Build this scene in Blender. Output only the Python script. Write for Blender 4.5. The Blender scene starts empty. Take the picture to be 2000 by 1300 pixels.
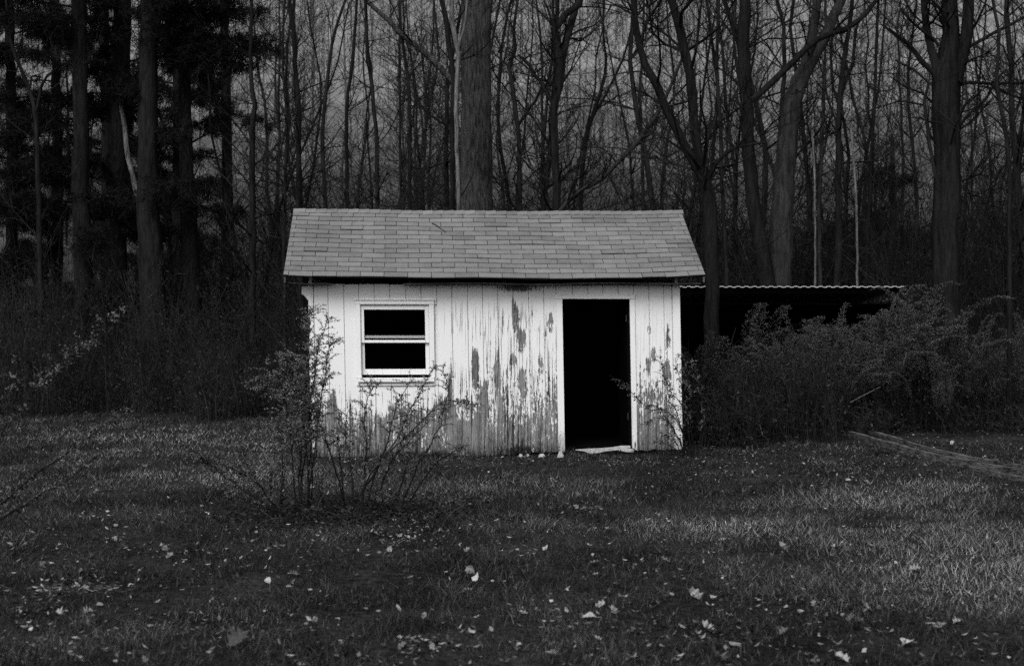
import bpy, math, random
import numpy as np
from mathutils import Vector, Matrix

# ------------------------------------------------------------------ camera, sky, sun, exposure
scene = bpy.context.scene
F = 50.0 * 2000.0 / 36.0            # focal length in photograph pixels
CAMH = 1.6
cam_data = bpy.data.cameras.new('camera')
cam = bpy.data.objects.new('camera', cam_data)
scene.collection.objects.link(cam)
cam.location = (0, 0, CAMH)
cam.rotation_euler = (math.radians(90), 0, 0)
cam_data.lens = 50.0
cam_data.sensor_width = 36.0
cam_data.clip_start = 0.1
cam_data.clip_end = 1200.0
cam_data.dof.use_dof = True
cam_data.dof.focus_distance = 17.0
cam_data.dof.aperture_fstop = 3.2
scene.camera = cam

SUN_EL, SUN_AZ = 47.0, 200.0        # degrees; azimuth clockwise from +Y, the sun stands behind the camera
world = bpy.data.worlds.new('World')
scene.world = world
world.use_nodes = True
wn = world.node_tree
wn.nodes.clear()
sky = wn.nodes.new('ShaderNodeTexSky')
sky.sky_type = 'NISHITA'
sky.sun_disc = False
sky.sun_elevation = math.radians(SUN_EL)
sky.sun_rotation = math.radians(SUN_AZ)
sky.air_density = 1.0
sky.dust_density = 3.0
bw = wn.nodes.new('ShaderNodeRGBToBW')
bg = wn.nodes.new('ShaderNodeBackground')
bg.inputs['Strength'].default_value = 0.10
wo = wn.nodes.new('ShaderNodeOutputWorld')
wn.links.new(sky.outputs[0], bw.inputs[0])
wn.links.new(bw.outputs[0], bg.inputs['Color'])
wn.links.new(bg.outputs[0], wo.inputs['Surface'])

sun_data = bpy.data.lights.new('sun', 'SUN')
sun_data.energy = 1.5
sun_data.angle = math.radians(28)
sun_data.color = (1.0, 1.0, 1.0)
sun = bpy.data.objects.new('sun', sun_data)
scene.collection.objects.link(sun)
_az, _el = math.radians(SUN_AZ), math.radians(SUN_EL)
sdir = Vector((math.sin(_az) * math.cos(_el), math.cos(_az) * math.cos(_el), math.sin(_el)))
sun.rotation_euler = sdir.to_track_quat('Z', 'Y').to_euler()

scene.view_settings.view_transform = 'Standard'
scene.view_settings.look = 'None'
scene.view_settings.gamma = 1.0
scene.view_settings.exposure = 0.46
scene.view_settings.use_curve_mapping = False
scene.render.engine = 'CYCLES'
scene.cycles.use_denoising = False
scene.cycles.max_bounces = 4
scene.cycles.diffuse_bounces = 1
scene.cycles.glossy_bounces = 1
scene.cycles.use_adaptive_sampling = True
scene.cycles.adaptive_threshold = 0.02
scene.cycles.transparent_max_bounces = 8

# ------------------------------------------------------------------ helpers
rng = np.random.default_rng(7)
random.seed(7)
COL = scene.collection


def P(px, py, d):
    """a point seen at photograph pixel (px, py) standing d metres away"""
    return np.array([(px - 1000.0) / F * d, d, CAMH + (650.0 - py) / F * d])


_T = rng.random((256, 256))


def vnoise(x, y):
    x = np.asarray(x, float); y = np.asarray(y, float)
    xi = np.floor(x).astype(int); yi = np.floor(y).astype(int)
    fx = x - xi; fy = y - yi
    fx = fx * fx * (3 - 2 * fx); fy = fy * fy * (3 - 2 * fy)
    a = _T[xi & 255, yi & 255]; b = _T[(xi + 1) & 255, yi & 255]
    c = _T[xi & 255, (yi + 1) & 255]; d = _T[(xi + 1) & 255, (yi + 1) & 255]
    return (a * (1 - fx) + b * fx) * (1 - fy) + (c * (1 - fx) + d * fx) * fy


def fbm(x, y, o=3):
    s = 0; a = 0.5; t = 0
    for k in range(o):
        s = s + a * vnoise(x * 2 ** k + 17 * k, y * 2 ** k + 31 * k); t += a; a *= 0.5
    return s / t


def sstep(a, b, x):
    t = np.clip((np.asarray(x, float) - a) / (b - a), 0, 1)
    return t * t * (3 - 2 * t)


def H(x, y):
    """height of the ground"""
    x = np.asarray(x, float); y = np.asarray(y, float)
    h = 0.05 * (fbm(x * 0.7, y * 0.7, 3) - 0.5) * sstep(3, 8, y) 
    h = h + 0.03 * sstep(-2, 6, x) * sstep(14, 22, y)
    t = np.maximum(0, y - 40 + 5 * (fbm(x * 0.03, y * 0.0 + 2.0, 2) - 0.5))
    hill = np.where(t < 20, 0.38 * t * t / 40.0, 0.38 * (t - 10))
    hill = np.where(t > 165, 0.38 * 155 + 0.05 * (t - 165), hill)
    h = h + hill + 1.6 * (fbm(x * 0.06, y * 0.06, 3) - 0.5) * sstep(45, 75, y)
    return h


def gz(x, y):
    return float(H(x, y))


def gpt(px, py):
    """where the ray through a pixel meets the ground"""
    d = CAMH * F / max(py - 650.0, 1.0)
    for _ in range(6):
        p = P(px, py, d)
        d = (CAMH - gz(p[0], d)) * F / max(py - 650.0, 1.0)
    p = P(px, py, d)
    return np.array([p[0], d, gz(p[0], d)])


def mesh_np(name, V, faces, smooth=False):
    """V (n,3); faces: list of integer arrays (m,3) or (m,4)"""
    me = bpy.data.meshes.new(name)
    V = np.ascontiguousarray(V, dtype=np.float32)
    me.vertices.add(len(V)); me.vertices.foreach_set('co', V.ravel())
    faces = [np.asarray(f, dtype=np.int32) for f in faces if len(f)]
    loops = np.concatenate([f.ravel() for f in faces])
    counts = np.concatenate([np.full(len(f), f.shape[1], np.int32) for f in faces])
    starts = np.concatenate([[0], np.cumsum(counts)[:-1]]).astype(np.int32)
    me.loops.add(len(loops)); me.loops.foreach_set('vertex_index', loops)
    me.polygons.add(len(counts))
    me.polygons.foreach_set('loop_start', starts)
    me.polygons.foreach_set('loop_total', counts)
    me.polygons.foreach_set('use_smooth', np.full(len(counts), bool(smooth)))
    me.update(calc_edges=True)
    return me


class Geo:
    """collects tubes, cards, boxes and prisms for one mesh"""
    def __init__(self):
        self.V = []; self.F3 = []; self.F4 = []; self.n = 0; self.FN = []

    def add(self, V, F4=None, F3=None):
        V = np.asarray(V, float)
        if F4 is not None and len(F4): self.F4.append(np.asarray(F4) + self.n)
        if F3 is not None and len(F3): self.F3.append(np.asarray(F3) + self.n)
        self.V.append(V); self.n += len(V)

    def tubes(self, paths, radii, sides=3):
        """paths (N,K,3), radii (N,K)"""
        paths = np.asarray(paths, float); radii = np.asarray(radii, float)
        if len(paths) == 0: return
        N, K, _ = paths.shape
        t = np.gradient(paths, axis=1)
        t /= np.linalg.norm(t, axis=2, keepdims=True) + 1e-9
        mz = np.abs(unit(paths[:, -1] - paths[:, 0])[:, 2])[:, None, None]
        ref = np.where(mz > 0.6, np.array([1.0, 0.35, 0]), np.array([0, 0.2, 1.0]))
        a = np.cross(t, ref); a /= np.linalg.norm(a, axis=2, keepdims=True) + 1e-9
        b = np.cross(t, a)
        ang = np.arange(sides) * 2 * np.pi / sides
        ring = a[:, :, None, :] * np.cos(ang)[None, None, :, None] + b[:, :, None, :] * np.sin(ang)[None, None, :, None]
        V = paths[:, :, None, :] + ring * radii[:, :, None, None]
        idx = np.arange(N * K * sides).reshape(N, K, sides)
        nx = np.roll(idx, -1, axis=2)
        f = np.stack([idx[:, :-1], nx[:, :-1], nx[:, 1:], idx[:, 1:]], -1).reshape(-1, 4)
        self.add(V.reshape(-1, 3), f)

    def cards(self, c, d, s, l, w, cup=0.0):
        """diamond leaves: base c, direction d, side s, length l, width w"""
        c = np.asarray(c, float); l = np.asarray(l, float)[:, None]; w = np.asarray(w, float)[:, None]
        n = np.cross(d, s)
        V = np.stack([c, c + d * l * 0.45 + s * w * 0.5 + n * l * cup, c + d * l, c + d * l * 0.5 - s * w * 0.5 + n * l * cup], 1)
        self.add(V.reshape(-1, 3), np.arange(len(c) * 4).reshape(-1, 4))

    def box(self, x0, x1, y0, y1, z0, z1, fn=None):
        V = [(x, y, z) for z in (z0, z1) for y in (y0, y1) for x in (x0, x1)]
        if fn: V = [fn(*v) for v in V]
        self.add(V, [(0, 2, 3, 1), (4, 5, 7, 6), (0, 1, 5, 4), (2, 6, 7, 3), (0, 4, 6, 2), (1, 3, 7, 5)])

    def prism(self, poly, y0, y1, fn=None):
        """poly [(x,z)...] counter-clockwise seen from -y, extruded from y0 (front) to y1"""
        n = len(poly)
        V = [(x, y0, z) for x, z in poly] + [(x, y1, z) for x, z in poly]
        if fn: V = [fn(*v) for v in V]
        base = self.n
        self.V.append(np.asarray(V, float)); self.n += 2 * n
        for i in range(n):
            j = (i + 1) % n
            self.F4.append(np.array([[base + j, base + i, base + n + i, base + n + j]]))
        self.FN.append([base + i for i in range(n)])
        self.FN.append([base + n + i for i in reversed(range(n))])

    def mesh(self, name, smooth=False):
        V = np.concatenate(self.V)
        if self.FN:
            fs = [tuple(int(v) for v in q) for f in self.F4 + self.F3 for q in f] + [tuple(f) for f in self.FN]
            me = bpy.data.meshes.new(name)
            me.from_pydata([tuple(v) for v in V], [], fs)
            me.update()
            return me
        return mesh_np(name, V, [np.concatenate(x) for x in (self.F4, self.F3) if x], smooth)


def link(name, me, mat=None, parent=None):
    o = bpy.data.objects.new(name, me)
    COL.objects.link(o)
    if mat is not None and me is not None:
        if not me.materials: me.materials.append(mat)
    if parent is not None: o.parent = parent
    return o


def tag(o, label, cat=None, group=None, kind=None):
    if label: o['label'] = label
    if cat: o['category'] = cat
    if group: o['group'] = group
    if kind: o['kind'] = kind
    return o


def empty(name, loc, label, cat, group=None, rz=0.0):
    o = bpy.data.objects.new(name, None)
    COL.objects.link(o)
    o.empty_display_size = 0.2
    o.location = loc; o.rotation_euler = (0, 0, rz)
    return tag(o, label, cat, group)


def copy_thing(root, label=None):
    r = root.copy(); COL.objects.link(r)
    if label: r['label'] = label
    for ch in list(root.children):
        c = ch.copy(); COL.objects.link(c); c.parent = r
        for g in list(ch.children):
            q = g.copy(); COL.objects.link(q); q.parent = c
    return r


def resample(pts, k):
    """smooth a polyline (n,m) to k points (Catmull-Rom)"""
    pts = np.asarray(pts, float)
    n = len(pts)
    if n == 2:
        return pts[0] + (pts[1] - pts[0]) * np.linspace(0, 1, k)[:, None]
    seg = np.linalg.norm(np.diff(pts[:, :3], axis=0), axis=1)
    s = np.concatenate([[0], np.cumsum(seg)])
    out = []
    ext = np.concatenate([[2 * pts[0] - pts[1]], pts, [2 * pts[-1] - pts[-2]]])
    for u in np.linspace(0, s[-1], k):
        i = min(max(np.searchsorted(s, u, side='right') - 1, 0), n - 2)
        t = (u - s[i]) / max(seg[i], 1e-9)
        p0, p1, p2, p3 = ext[i], ext[i + 1], ext[i + 2], ext[i + 3]
        out.append(0.5 * (2 * p1 + (p2 - p0) * t + (2 * p0 - 5 * p1 + 4 * p2 - p3) * t * t + (3 * p1 - p0 - 3 * p2 + p3) * t ** 3))
    return np.array(out)


def unit(v):
    v = np.asarray(v, float)
    return v / (np.linalg.norm(v, axis=-1, keepdims=True) + 1e-9)


def rdir(n):
    return unit(rng.normal(size=(n, 3)))

# ------------------------------------------------------------------ materials


class E:
    """a node socket with arithmetic"""
    def __init__(self, nt, s): self.nt = nt; self.s = s

    def op(self, o, *args, clamp=False):
        m = self.nt.nodes.new('ShaderNodeMath'); m.operation = o; m.use_clamp = clamp
        for i, a in enumerate((self,) + args):
            if isinstance(a, E): self.nt.links.new(a.s, m.inputs[i])
            else: m.inputs[i].default_value = a
        return E(self.nt, m.outputs[0])

    def __add__(self, b): return self.op('ADD', b)
    def __radd__(self, b): return self.op('ADD', b)
    def __sub__(self, b): return self.op('SUBTRACT', b)
    def __rsub__(self, b): return (self * -1.0) + b
    def __mul__(self, b): return self.op('MULTIPLY', b)
    def __rmul__(self, b): return self.op('MULTIPLY', b)
    def __truediv__(self, b): return self.op('DIVIDE', b)
    def step(self, a, b):
        m = self.nt.nodes.new('ShaderNodeMapRange'); m.interpolation_type = 'SMOOTHSTEP'
        self.nt.links.new(self.s, m.inputs[0])
        m.inputs[1].default_value = a; m.inputs[2].default_value = b
        m.inputs[3].default_value = 0.0; m.inputs[4].default_value = 1.0
        return E(self.nt, m.outputs[0])

    def lerp(self, a, b):
        """a where self = 0, b where self = 1"""
        return self * (b - a) + a if not (isinstance(a, E) and not isinstance(b, E)) else a + self * (b - a)


class Mat:
    def __init__(self, name, rough=0.9, spec=0.15):
        self.m = bpy.data.materials.new(name); self.m.use_nodes = True
        self.nt = self.m.node_tree
        self.b = self.nt.nodes['Principled BSDF']
        self.b.inputs['Roughness'].default_value = rough
        self.b.inputs['Specular IOR Level'].default_value = spec

    def coord(self, kind='Object'):
        n = self.nt.nodes.new('ShaderNodeTexCoord')
        return n.outputs[kind]

    def world_pos(self):
        return self.nt.nodes.new('ShaderNodeNewGeometry').outputs['Position']

    def island(self):
        return E(self.nt, self.nt.nodes.new('ShaderNodeNewGeometry').outputs['Random Per Island'])

    def objrand(self):
        return E(self.nt, self.nt.nodes.new('ShaderNodeObjectInfo').outputs['Random'])

    def attr(self, name):
        a = self.nt.nodes.new('ShaderNodeAttribute'); a.attribute_name = name
        return E(self.nt, a.outputs['Fac'])

    def sep(self, sock):
        s = self.nt.nodes.new('ShaderNodeSeparateXYZ'); self.nt.links.new(sock, s.inputs[0])
        return [E(self.nt, s.outputs[i]) for i in range(3)]

    def comb(self, x, y, z):
        c = self.nt.nodes.new('ShaderNodeCombineXYZ')
        for i, v in enumerate((x, y, z)):
            if isinstance(v, E): self.nt.links.new(v.s, c.inputs[i])
            else: c.inputs[i].default_value = v
        return c.outputs[0]

    def noise(self, vec, scale=1.0, detail=4.0, rough=0.55, dist=0.0):
        n = self.nt.nodes.new('ShaderNodeTexNoise')
        n.inputs['Scale'].default_value = scale; n.inputs['Detail'].default_value = detail
        n.inputs['Roughness'].default_value = rough; n.inputs['Distortion'].default_value = dist
        self.nt.links.new(vec, n.inputs['Vector'])
        return E(self.nt, n.outputs['Fac'])

    def scaled(self, vec, s):
        m = self.nt.nodes.new('ShaderNodeMapping'); m.inputs['Scale'].default_value = s
        self.nt.links.new(vec, m.inputs['Vector'])
        return m.outputs[0]

    def color(self, e):
        if isinstance(e, E):
            c = self.nt.nodes.new('ShaderNodeCombineColor')
            for i in range(3): self.nt.links.new(e.s, c.inputs[i])
            self.nt.links.new(c.outputs[0], self.b.inputs['Base Color'])
        else:
            self.b.inputs['Base Color'].default_value = (e, e, e, 1)
        return self

    def bump(self, e, strength=0.5, dist=0.01):
        b = self.nt.nodes.new('ShaderNodeBump')
        b.inputs['Strength'].default_value = strength; b.inputs['Distance'].default_value = dist
        self.nt.links.new(e.s, b.inputs['Height'])
        self.nt.links.new(b.outputs[0], self.b.inputs['Normal'])
        return self


def bark_mat(name, lo, hi, furrow=1.0, scale=14.0):
    m = Mat(name, 0.95, 0.1)
    v = m.coord('Object')
    n = m.noise(m.scaled(v, (scale, scale, scale * 0.16)), 1.0, 5, 0.65, 0.4)
    n2 = m.noise(v, 1.3, 3)
    r = m.objrand()
    t = (n * 0.75 + n2 * 0.25).step(0.32, 0.68)
    m.color(t.lerp(lo, hi) * (r * 0.5 + 0.75))
    m.bump(n, 0.9 * furrow, 0.04)
    return m.m


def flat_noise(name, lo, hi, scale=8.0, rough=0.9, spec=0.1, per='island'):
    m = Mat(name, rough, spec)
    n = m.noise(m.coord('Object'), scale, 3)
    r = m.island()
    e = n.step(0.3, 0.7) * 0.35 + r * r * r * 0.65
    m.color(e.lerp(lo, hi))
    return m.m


M = {}
M['bark_dark'] = bark_mat('bark_dark', 0.004, 0.019)
M['bark_mid'] = bark_mat('bark_mid', 0.009, 0.038)
M['bark_big'] = bark_mat('bark_big', 0.008, 0.070, 1.2, 22.0)
M['bark_pine'] = bark_mat('bark_pine', 0.004, 0.021, 1.1, 16.0)
M['bark_pale'] = bark_mat('bark_pale', 0.02, 0.20, 0.7, 20.0)
M['twig'] = flat_noise('twig', 0.006, 0.030, 3.0)
M['twig_far'] = flat_noise('twig_far', 0.05, 0.14, 1.0)  # paler than the near twigs: distance haze put into the colour
M['needles'] = flat_noise('needles', 0.004, 0.014, 3.0)
M['brush'] = flat_noise('brush', 0.005, 0.045, 2.0)
M['tangle'] = flat_noise('tangle', 0.003, 0.022, 2.0)
M['brush_leaf'] = flat_noise('brush_leaf', 0.005, 0.065, 2.0)
M['plume'] = flat_noise('plume', 0.022, 0.22, 2.0)
M['weed_stem'] = flat_noise('weed_stem', 0.005, 0.02, 4.0)
M['weed_leaf'] = flat_noise('weed_leaf', 0.004, 0.17, 4.0)
M['weed_tip'] = flat_noise('weed_tip', 0.05, 0.30, 4.0)

m = Mat('shingle', 0.95, 0.1)
_v = m.coord('Object')
_g = m.noise(_v, 260.0, 2)
_b = m.noise(m.world_pos(), 1.1, 4)
_l = m.noise(m.world_pos(), 9.0, 3)
m.color((m.objrand() * 0.46 + 0.05 + _g * 0.45 + (_b - 0.5) * 1.0 + (_l - 0.5) * 0.6)
        .lerp(0.115, 0.235)).bump(_g, 0.5, 0.003)
M['shingle'] = m.m

m = Mat('dark_wood', 0.95, 0.05)
_n = m.noise(m.scaled(m.coord('Object'), (3, 3, 30)), 1.0, 3)
m.color(_n.lerp(0.006, 0.018))
M['dark_wood'] = m.m

m = Mat('weathered_wood', 0.9, 0.1)
_n = m.noise(m.scaled(m.coord('Object'), (2, 60, 60)), 1.0, 5)
_n2 = m.noise(m.coord('Object'), 3.0, 4)
m.color((_n * 0.6 + _n2 * 0.4).step(0.3, 0.7).lerp(0.03, 0.13)).bump(_n, 0.6, 0.01)
M['weathered_wood'] = m.m

m = Mat('pane_glass', 0.5, 0.0)
m.color(0.0012)
_t = m.nt.nodes.new('ShaderNodeBsdfTransparent'); _t.inputs['Color'].default_value = (.8, .8, .8, 1)
m.nt.links.new(_t.outputs[0], m.nt.nodes['Material Output'].inputs['Surface'])
M['pane_glass'] = m.m

m = Mat('sheet_metal', 0.6, 0.3)
_n = m.noise(m.coord('Object'), 6.0, 4)
m.color(_n.lerp(0.35, 0.8))
M['sheet_metal'] = m.m

m = Mat('stone', 0.9, 0.1)
_n = m.noise(m.coord('Object'), 20.0, 4)
m.color(_n.lerp(0.15, 0.7)).bump(_n, 0.5, 0.01)
M['stone'] = m.m

m = Mat('dead_leaf', 0.85, 0.15)
_n = m.noise(m.coord('Object'), 30.0, 3)
_r = m.objrand()
m.color((_r * _r * 0.42 + 0.06) * (_n * 0.7 + 0.65)).bump(_n, 0.4, 0.004)
M['dead_leaf'] = m.m
m = Mat('dead_leaf_pale', 0.85, 0.15)
_n = m.noise(m.coord('Object'), 30.0, 3)
m.color((m.objrand() * 0.32 + 0.10) * (_n * 1.6 + 0.2)).bump(_n, 0.4, 0.004)
M['dead_leaf_pale'] = m.m
m = Mat('litter', 0.9, 0.1)
_r = m.island()
m.color(_r * _r * _r * _r * _r * 0.42 + 0.012)
M['litter'] = m.m

m = Mat('shade_board', 1.0, 0.0)  # shade of the shed and carport insides put into the board colour
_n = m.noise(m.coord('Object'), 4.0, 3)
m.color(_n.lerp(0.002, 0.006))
M['shade_board'] = m.m

m = Mat('plank', 0.9, 0.1)
_n = m.noise(m.scaled(m.coord('Object'), (60, 4, 60)), 1.0, 5)
_n2 = m.noise(m.coord('Object'), 5.0, 4)
m.color((_n * 0.6 + _n2 * 0.4).step(0.35, 0.65).lerp(0.016, 0.16)).bump(_n, 0.9, 0.02)
M['plank'] = m.m

# ------------------------------------------------------------------ the shed's own frame
YAW = math.radians(3.8)
CA, SA = math.cos(YAW), math.sin(YAW)
OX, OY = -2.616, 18.40
LEAN = 0.018


def uv(px, py, ly=0.0):
    """pixel -> (x, z) on the shed plane at local depth ly, before the lean"""
    dx = (px - 1000.0) / F; dz = (650.0 - py) / F
    t = (ly - OX * SA + OY * CA) / (CA - dx * SA)
    X, Y = t * dx, t
    x = (X - OX) * CA + (Y - OY) * SA
    z = CAMH + t * dz
    return x - LEAN * (1.1 - z), z


def S(x, y, z):
    return (x + LEAN * (1.1 - z), y, z)


def paint_mat(name, wear=1.0, zones=True):
    m = Mat(name, 0.75, 0.2)
    x, y, z = m.sep(m.coord('Object'))
    board = (x * (1 / 0.2015)).op('FLOOR')
    off = board * 7.31
    con = lambda e, k: (e - 0.5) * k + 0.5
    grain = con(m.noise(m.comb(x * 42.0 + off, y * 3.0, z * 1.3 + off), 1.0, 4, 0.65, 0.8), 2.4)
    flake = con(m.noise(m.comb(x * 19.0 + off, y * 3.0, z * 2.3 + off * 0.7), 1.0, 7, 0.68, 1.2), 2.3)
    chip = con(m.noise(m.comb(x * 46.0, y * 3.0, z * 15.0), 1.0, 5, 0.7, 0.8), 2.4)
    big = con(m.noise(m.comb(x * 2.6, 3.0, z * 1.3), 1.0, 3), 1.8)
    if zones:
        left = x.step(1.88, 1.60)
        right = x.step(4.05, 4.2)
        mid = (1.0 - left) * (1.0 - right)
        zz = z + (flake - 0.5) * 0.6 + (big - 0.5) * 0.6
        bias = left * (zz.step(1.05, 0.50) * 0.59 - 0.40)
        bias = bias + mid * (zz.step(1.6, 0.0) * 0.33 + x.step(1.75, 2.4) * 0.06 - z.step(1.7, 2.2) * 0.16 - 0.18)
        bias = bias + right * (zz.step(1.9, 0.1) * 0.55 - 0.32)
        wx = x + (flake - 0.5) * 0.030 + (grain - 0.5) * 0.012; wz = z + (chip - 0.5) * 0.16 + (big - 0.5) * 0.2
        blob = None
        for px, py, rx, ry, st in ((1008, 622, 10, 34, .9), (1019, 662, 11, 26, 1.), (1003, 700, 8, 18, .7), (1075, 632, 8, 26, .9), (1001, 600, 4, 40, 1.),
                                   (928, 720, 10, 50, .8), (972, 730, 8, 60, .8), (880, 760, 6, 85, .8), (884, 830, 9, 50, .7), (976, 800, 8, 44, .7),
                                   (1304, 655, 11, 46, .8), (1268, 642, 9, 13, .8), (1276, 690, 10, 26, .8), (1266, 716, 7, 30, .7), (1302, 725, 10, 40, .7), (644, 628, 3.5, 20, .8),
                                   (898, 585, 10, 8, .5), (1020, 745, 8, 40, .8), (1056, 705, 7, 30, .6), (945, 790, 10, 55, .5), (650, 820, 10, 60, .5), (905, 850, 34, 30, .35), (930, 860, 60, 34, .3)):
            cx, cz = uv(px, py); cx += LEAN * (1.1 - cz)
            k = 18.4 / F
            dx = (wx - cx) * (1 / (rx * k)); dz = (wz - cz) * (1 / (ry * k))
            e = (1.0 - (dx * dx + dz * dz)).op('MAXIMUM', 0.0) * st
            blob = e if blob is None else blob + e
        bias = bias + blob * 0.46
        lines = (grain.step(0.60, 0.78)) * (mid * 0.95 + right * 0.3 + left * zz.step(1.0, 0.7) * 0.8) * (big + x.step(2.0, 2.6) * 0.2).step(0.38, 0.62) * z.step(2.1, 1.8)
    else:
        bias = z.step(0.7, 0.0) * 0.30 - 0.30
        lines = grain.step(0.75, 0.9) * 0.35
    val = flake * 0.44 + grain * 0.24 + chip * 0.32 + bias * wear
    bare = val.step(0.545, 0.60)
    dirt = m.noise(m.comb(x * 5.0, y, z * 1.5), 1.0, 4)
    paint = dirt.lerp(0.76, 0.86)
    wood = (grain * 0.7 + chip * 0.3).step(0.1, 0.9).lerp(0.36, 0.035) * big.lerp(0.6, 1.2)
    c = paint + bare * (wood - paint)
    c = c * (1.0 - lines * 0.62)
    if zones:
        # rot stain along the middle of the foot of the wall, and a dark patch under the eave
        for px, py, rx, ry in ((1020, 886, 62, 20), (1012, 562, 42, 9)):
            cx, cz = uv(px, py); cx += LEAN * (1.1 - cz)
            k = 18.4 / F
            dx = (x - cx) * (1 / (rx * k)); dz = (z - cz) * (1 / (ry * k))
            e = (1.15 - (dx * dx + dz * dz).op('SQRT') + (chip - 0.5) * 0.8 + (grain - 0.5) * 0.6).step(0.0, 0.7)
            c = c * (1.0 - e * 0.88)
    mud = (z * -1.0 + 0.30 + (chip - 0.5) * 0.22 + (big - 0.5) * 0.35).step(0.0, 0.32)
    c = c * (1.0 - mud * 0.52)
    m.color(c)
    m.bump(bare * -0.8 + grain * bare * 0.6 - lines * 0.5, 0.8, 0.006)
    return m.m


M['paint'] = paint_mat('peeling_white_paint')
M['trim'] = paint_mat('white_trim_paint', 1.0, False)

# ------------------------------------------------------------------ ground
xs = np.concatenate([np.linspace(-320, -40, 24), np.linspace(-36, -10, 30), np.linspace(-9.5, 9.5, 90), np.linspace(10, 36, 30), np.linspace(40, 320, 24)])
ys = np.concatenate([np.linspace(-200, 0, 10), np.linspace(2, 30, 130), np.linspace(31, 80, 60), np.linspace(83, 260, 50)])
XX, YY = np.meshgrid(xs, ys)
ZZ = H(XX, YY)
nx, ny = len(xs), len(ys)
ii = np.arange(nx * ny).reshape(ny, nx)
gf = np.stack([ii[:-1, :-1], ii[:-1, 1:], ii[1:, 1:], ii[1:, :-1]], -1).reshape(-1, 4)
m = Mat('soil', 1.0, 0.05)
_w = m.world_pos()
_x, _y, _z = m.sep(_w)
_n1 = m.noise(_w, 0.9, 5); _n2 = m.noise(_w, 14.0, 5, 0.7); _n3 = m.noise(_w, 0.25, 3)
_far = (_y + (_n3 - 0.5) * 30.0).step(52, 115)  # dry leaves uphill; distance haze and woodland shade are put into the colour too
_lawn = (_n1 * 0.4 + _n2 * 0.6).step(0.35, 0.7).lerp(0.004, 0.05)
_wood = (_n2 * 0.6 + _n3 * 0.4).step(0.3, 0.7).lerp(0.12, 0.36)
_c = gpt(150, 1146)
_dx = (_x - float(_c[0])) * (1 / 0.42); _dy = (_y - float(_c[1])) * (1 / 0.30)
_patch = (1.0 - (_dx * _dx + _dy * _dy).op('SQRT') + (_n2 - 0.5) * 3.0 + (_n1 - 0.5) * 2.0).step(0.1, 0.9)
_lawn = _lawn + _patch * 0.22 * _n2
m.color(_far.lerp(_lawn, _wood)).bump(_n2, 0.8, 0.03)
M['soil'] = m.m
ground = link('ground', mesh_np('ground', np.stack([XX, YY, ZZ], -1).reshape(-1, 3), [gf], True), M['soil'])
tag(ground, None, kind='structure')


def dryness(x, y):
    """where the lawn is bleached: pale dry grass"""
    v = 1.1 * (fbm(x * 1.3 + 5, y * 0.8 + 9, 4) - 0.5)
    for px, py, rx, ry, s in ((1390, 1026, .55, .5, .9), (1700, 985, .9, .9, .75), (1900, 1060, 1.0, 1.7, .9), (1950, 1160, .7, .9, .8), (1850, 955, .9, .9, .8), (1560, 1040, 1.6, .6, .45),
                              (430, 885, 2.0, 2.2, .55), (300, 850, 3.0, 2.5, .55), (960, 935, 1.6, 1.2, .3), (440, 935, 1.3, 1.0, .5), (830, 960, 1.2, .8, .4), (200, 940, 1.6, 1.4, .35), (1130, 1030, 1.3, .5, .35), (1880, 1130, .6, .8, .5)):
        c = gpt(px, py)
        v = v + s * np.exp(-(((x - c[0]) / rx) ** 2 + ((y - c[1]) / ry) ** 2))
    return np.clip(v, 0, 1)


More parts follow.
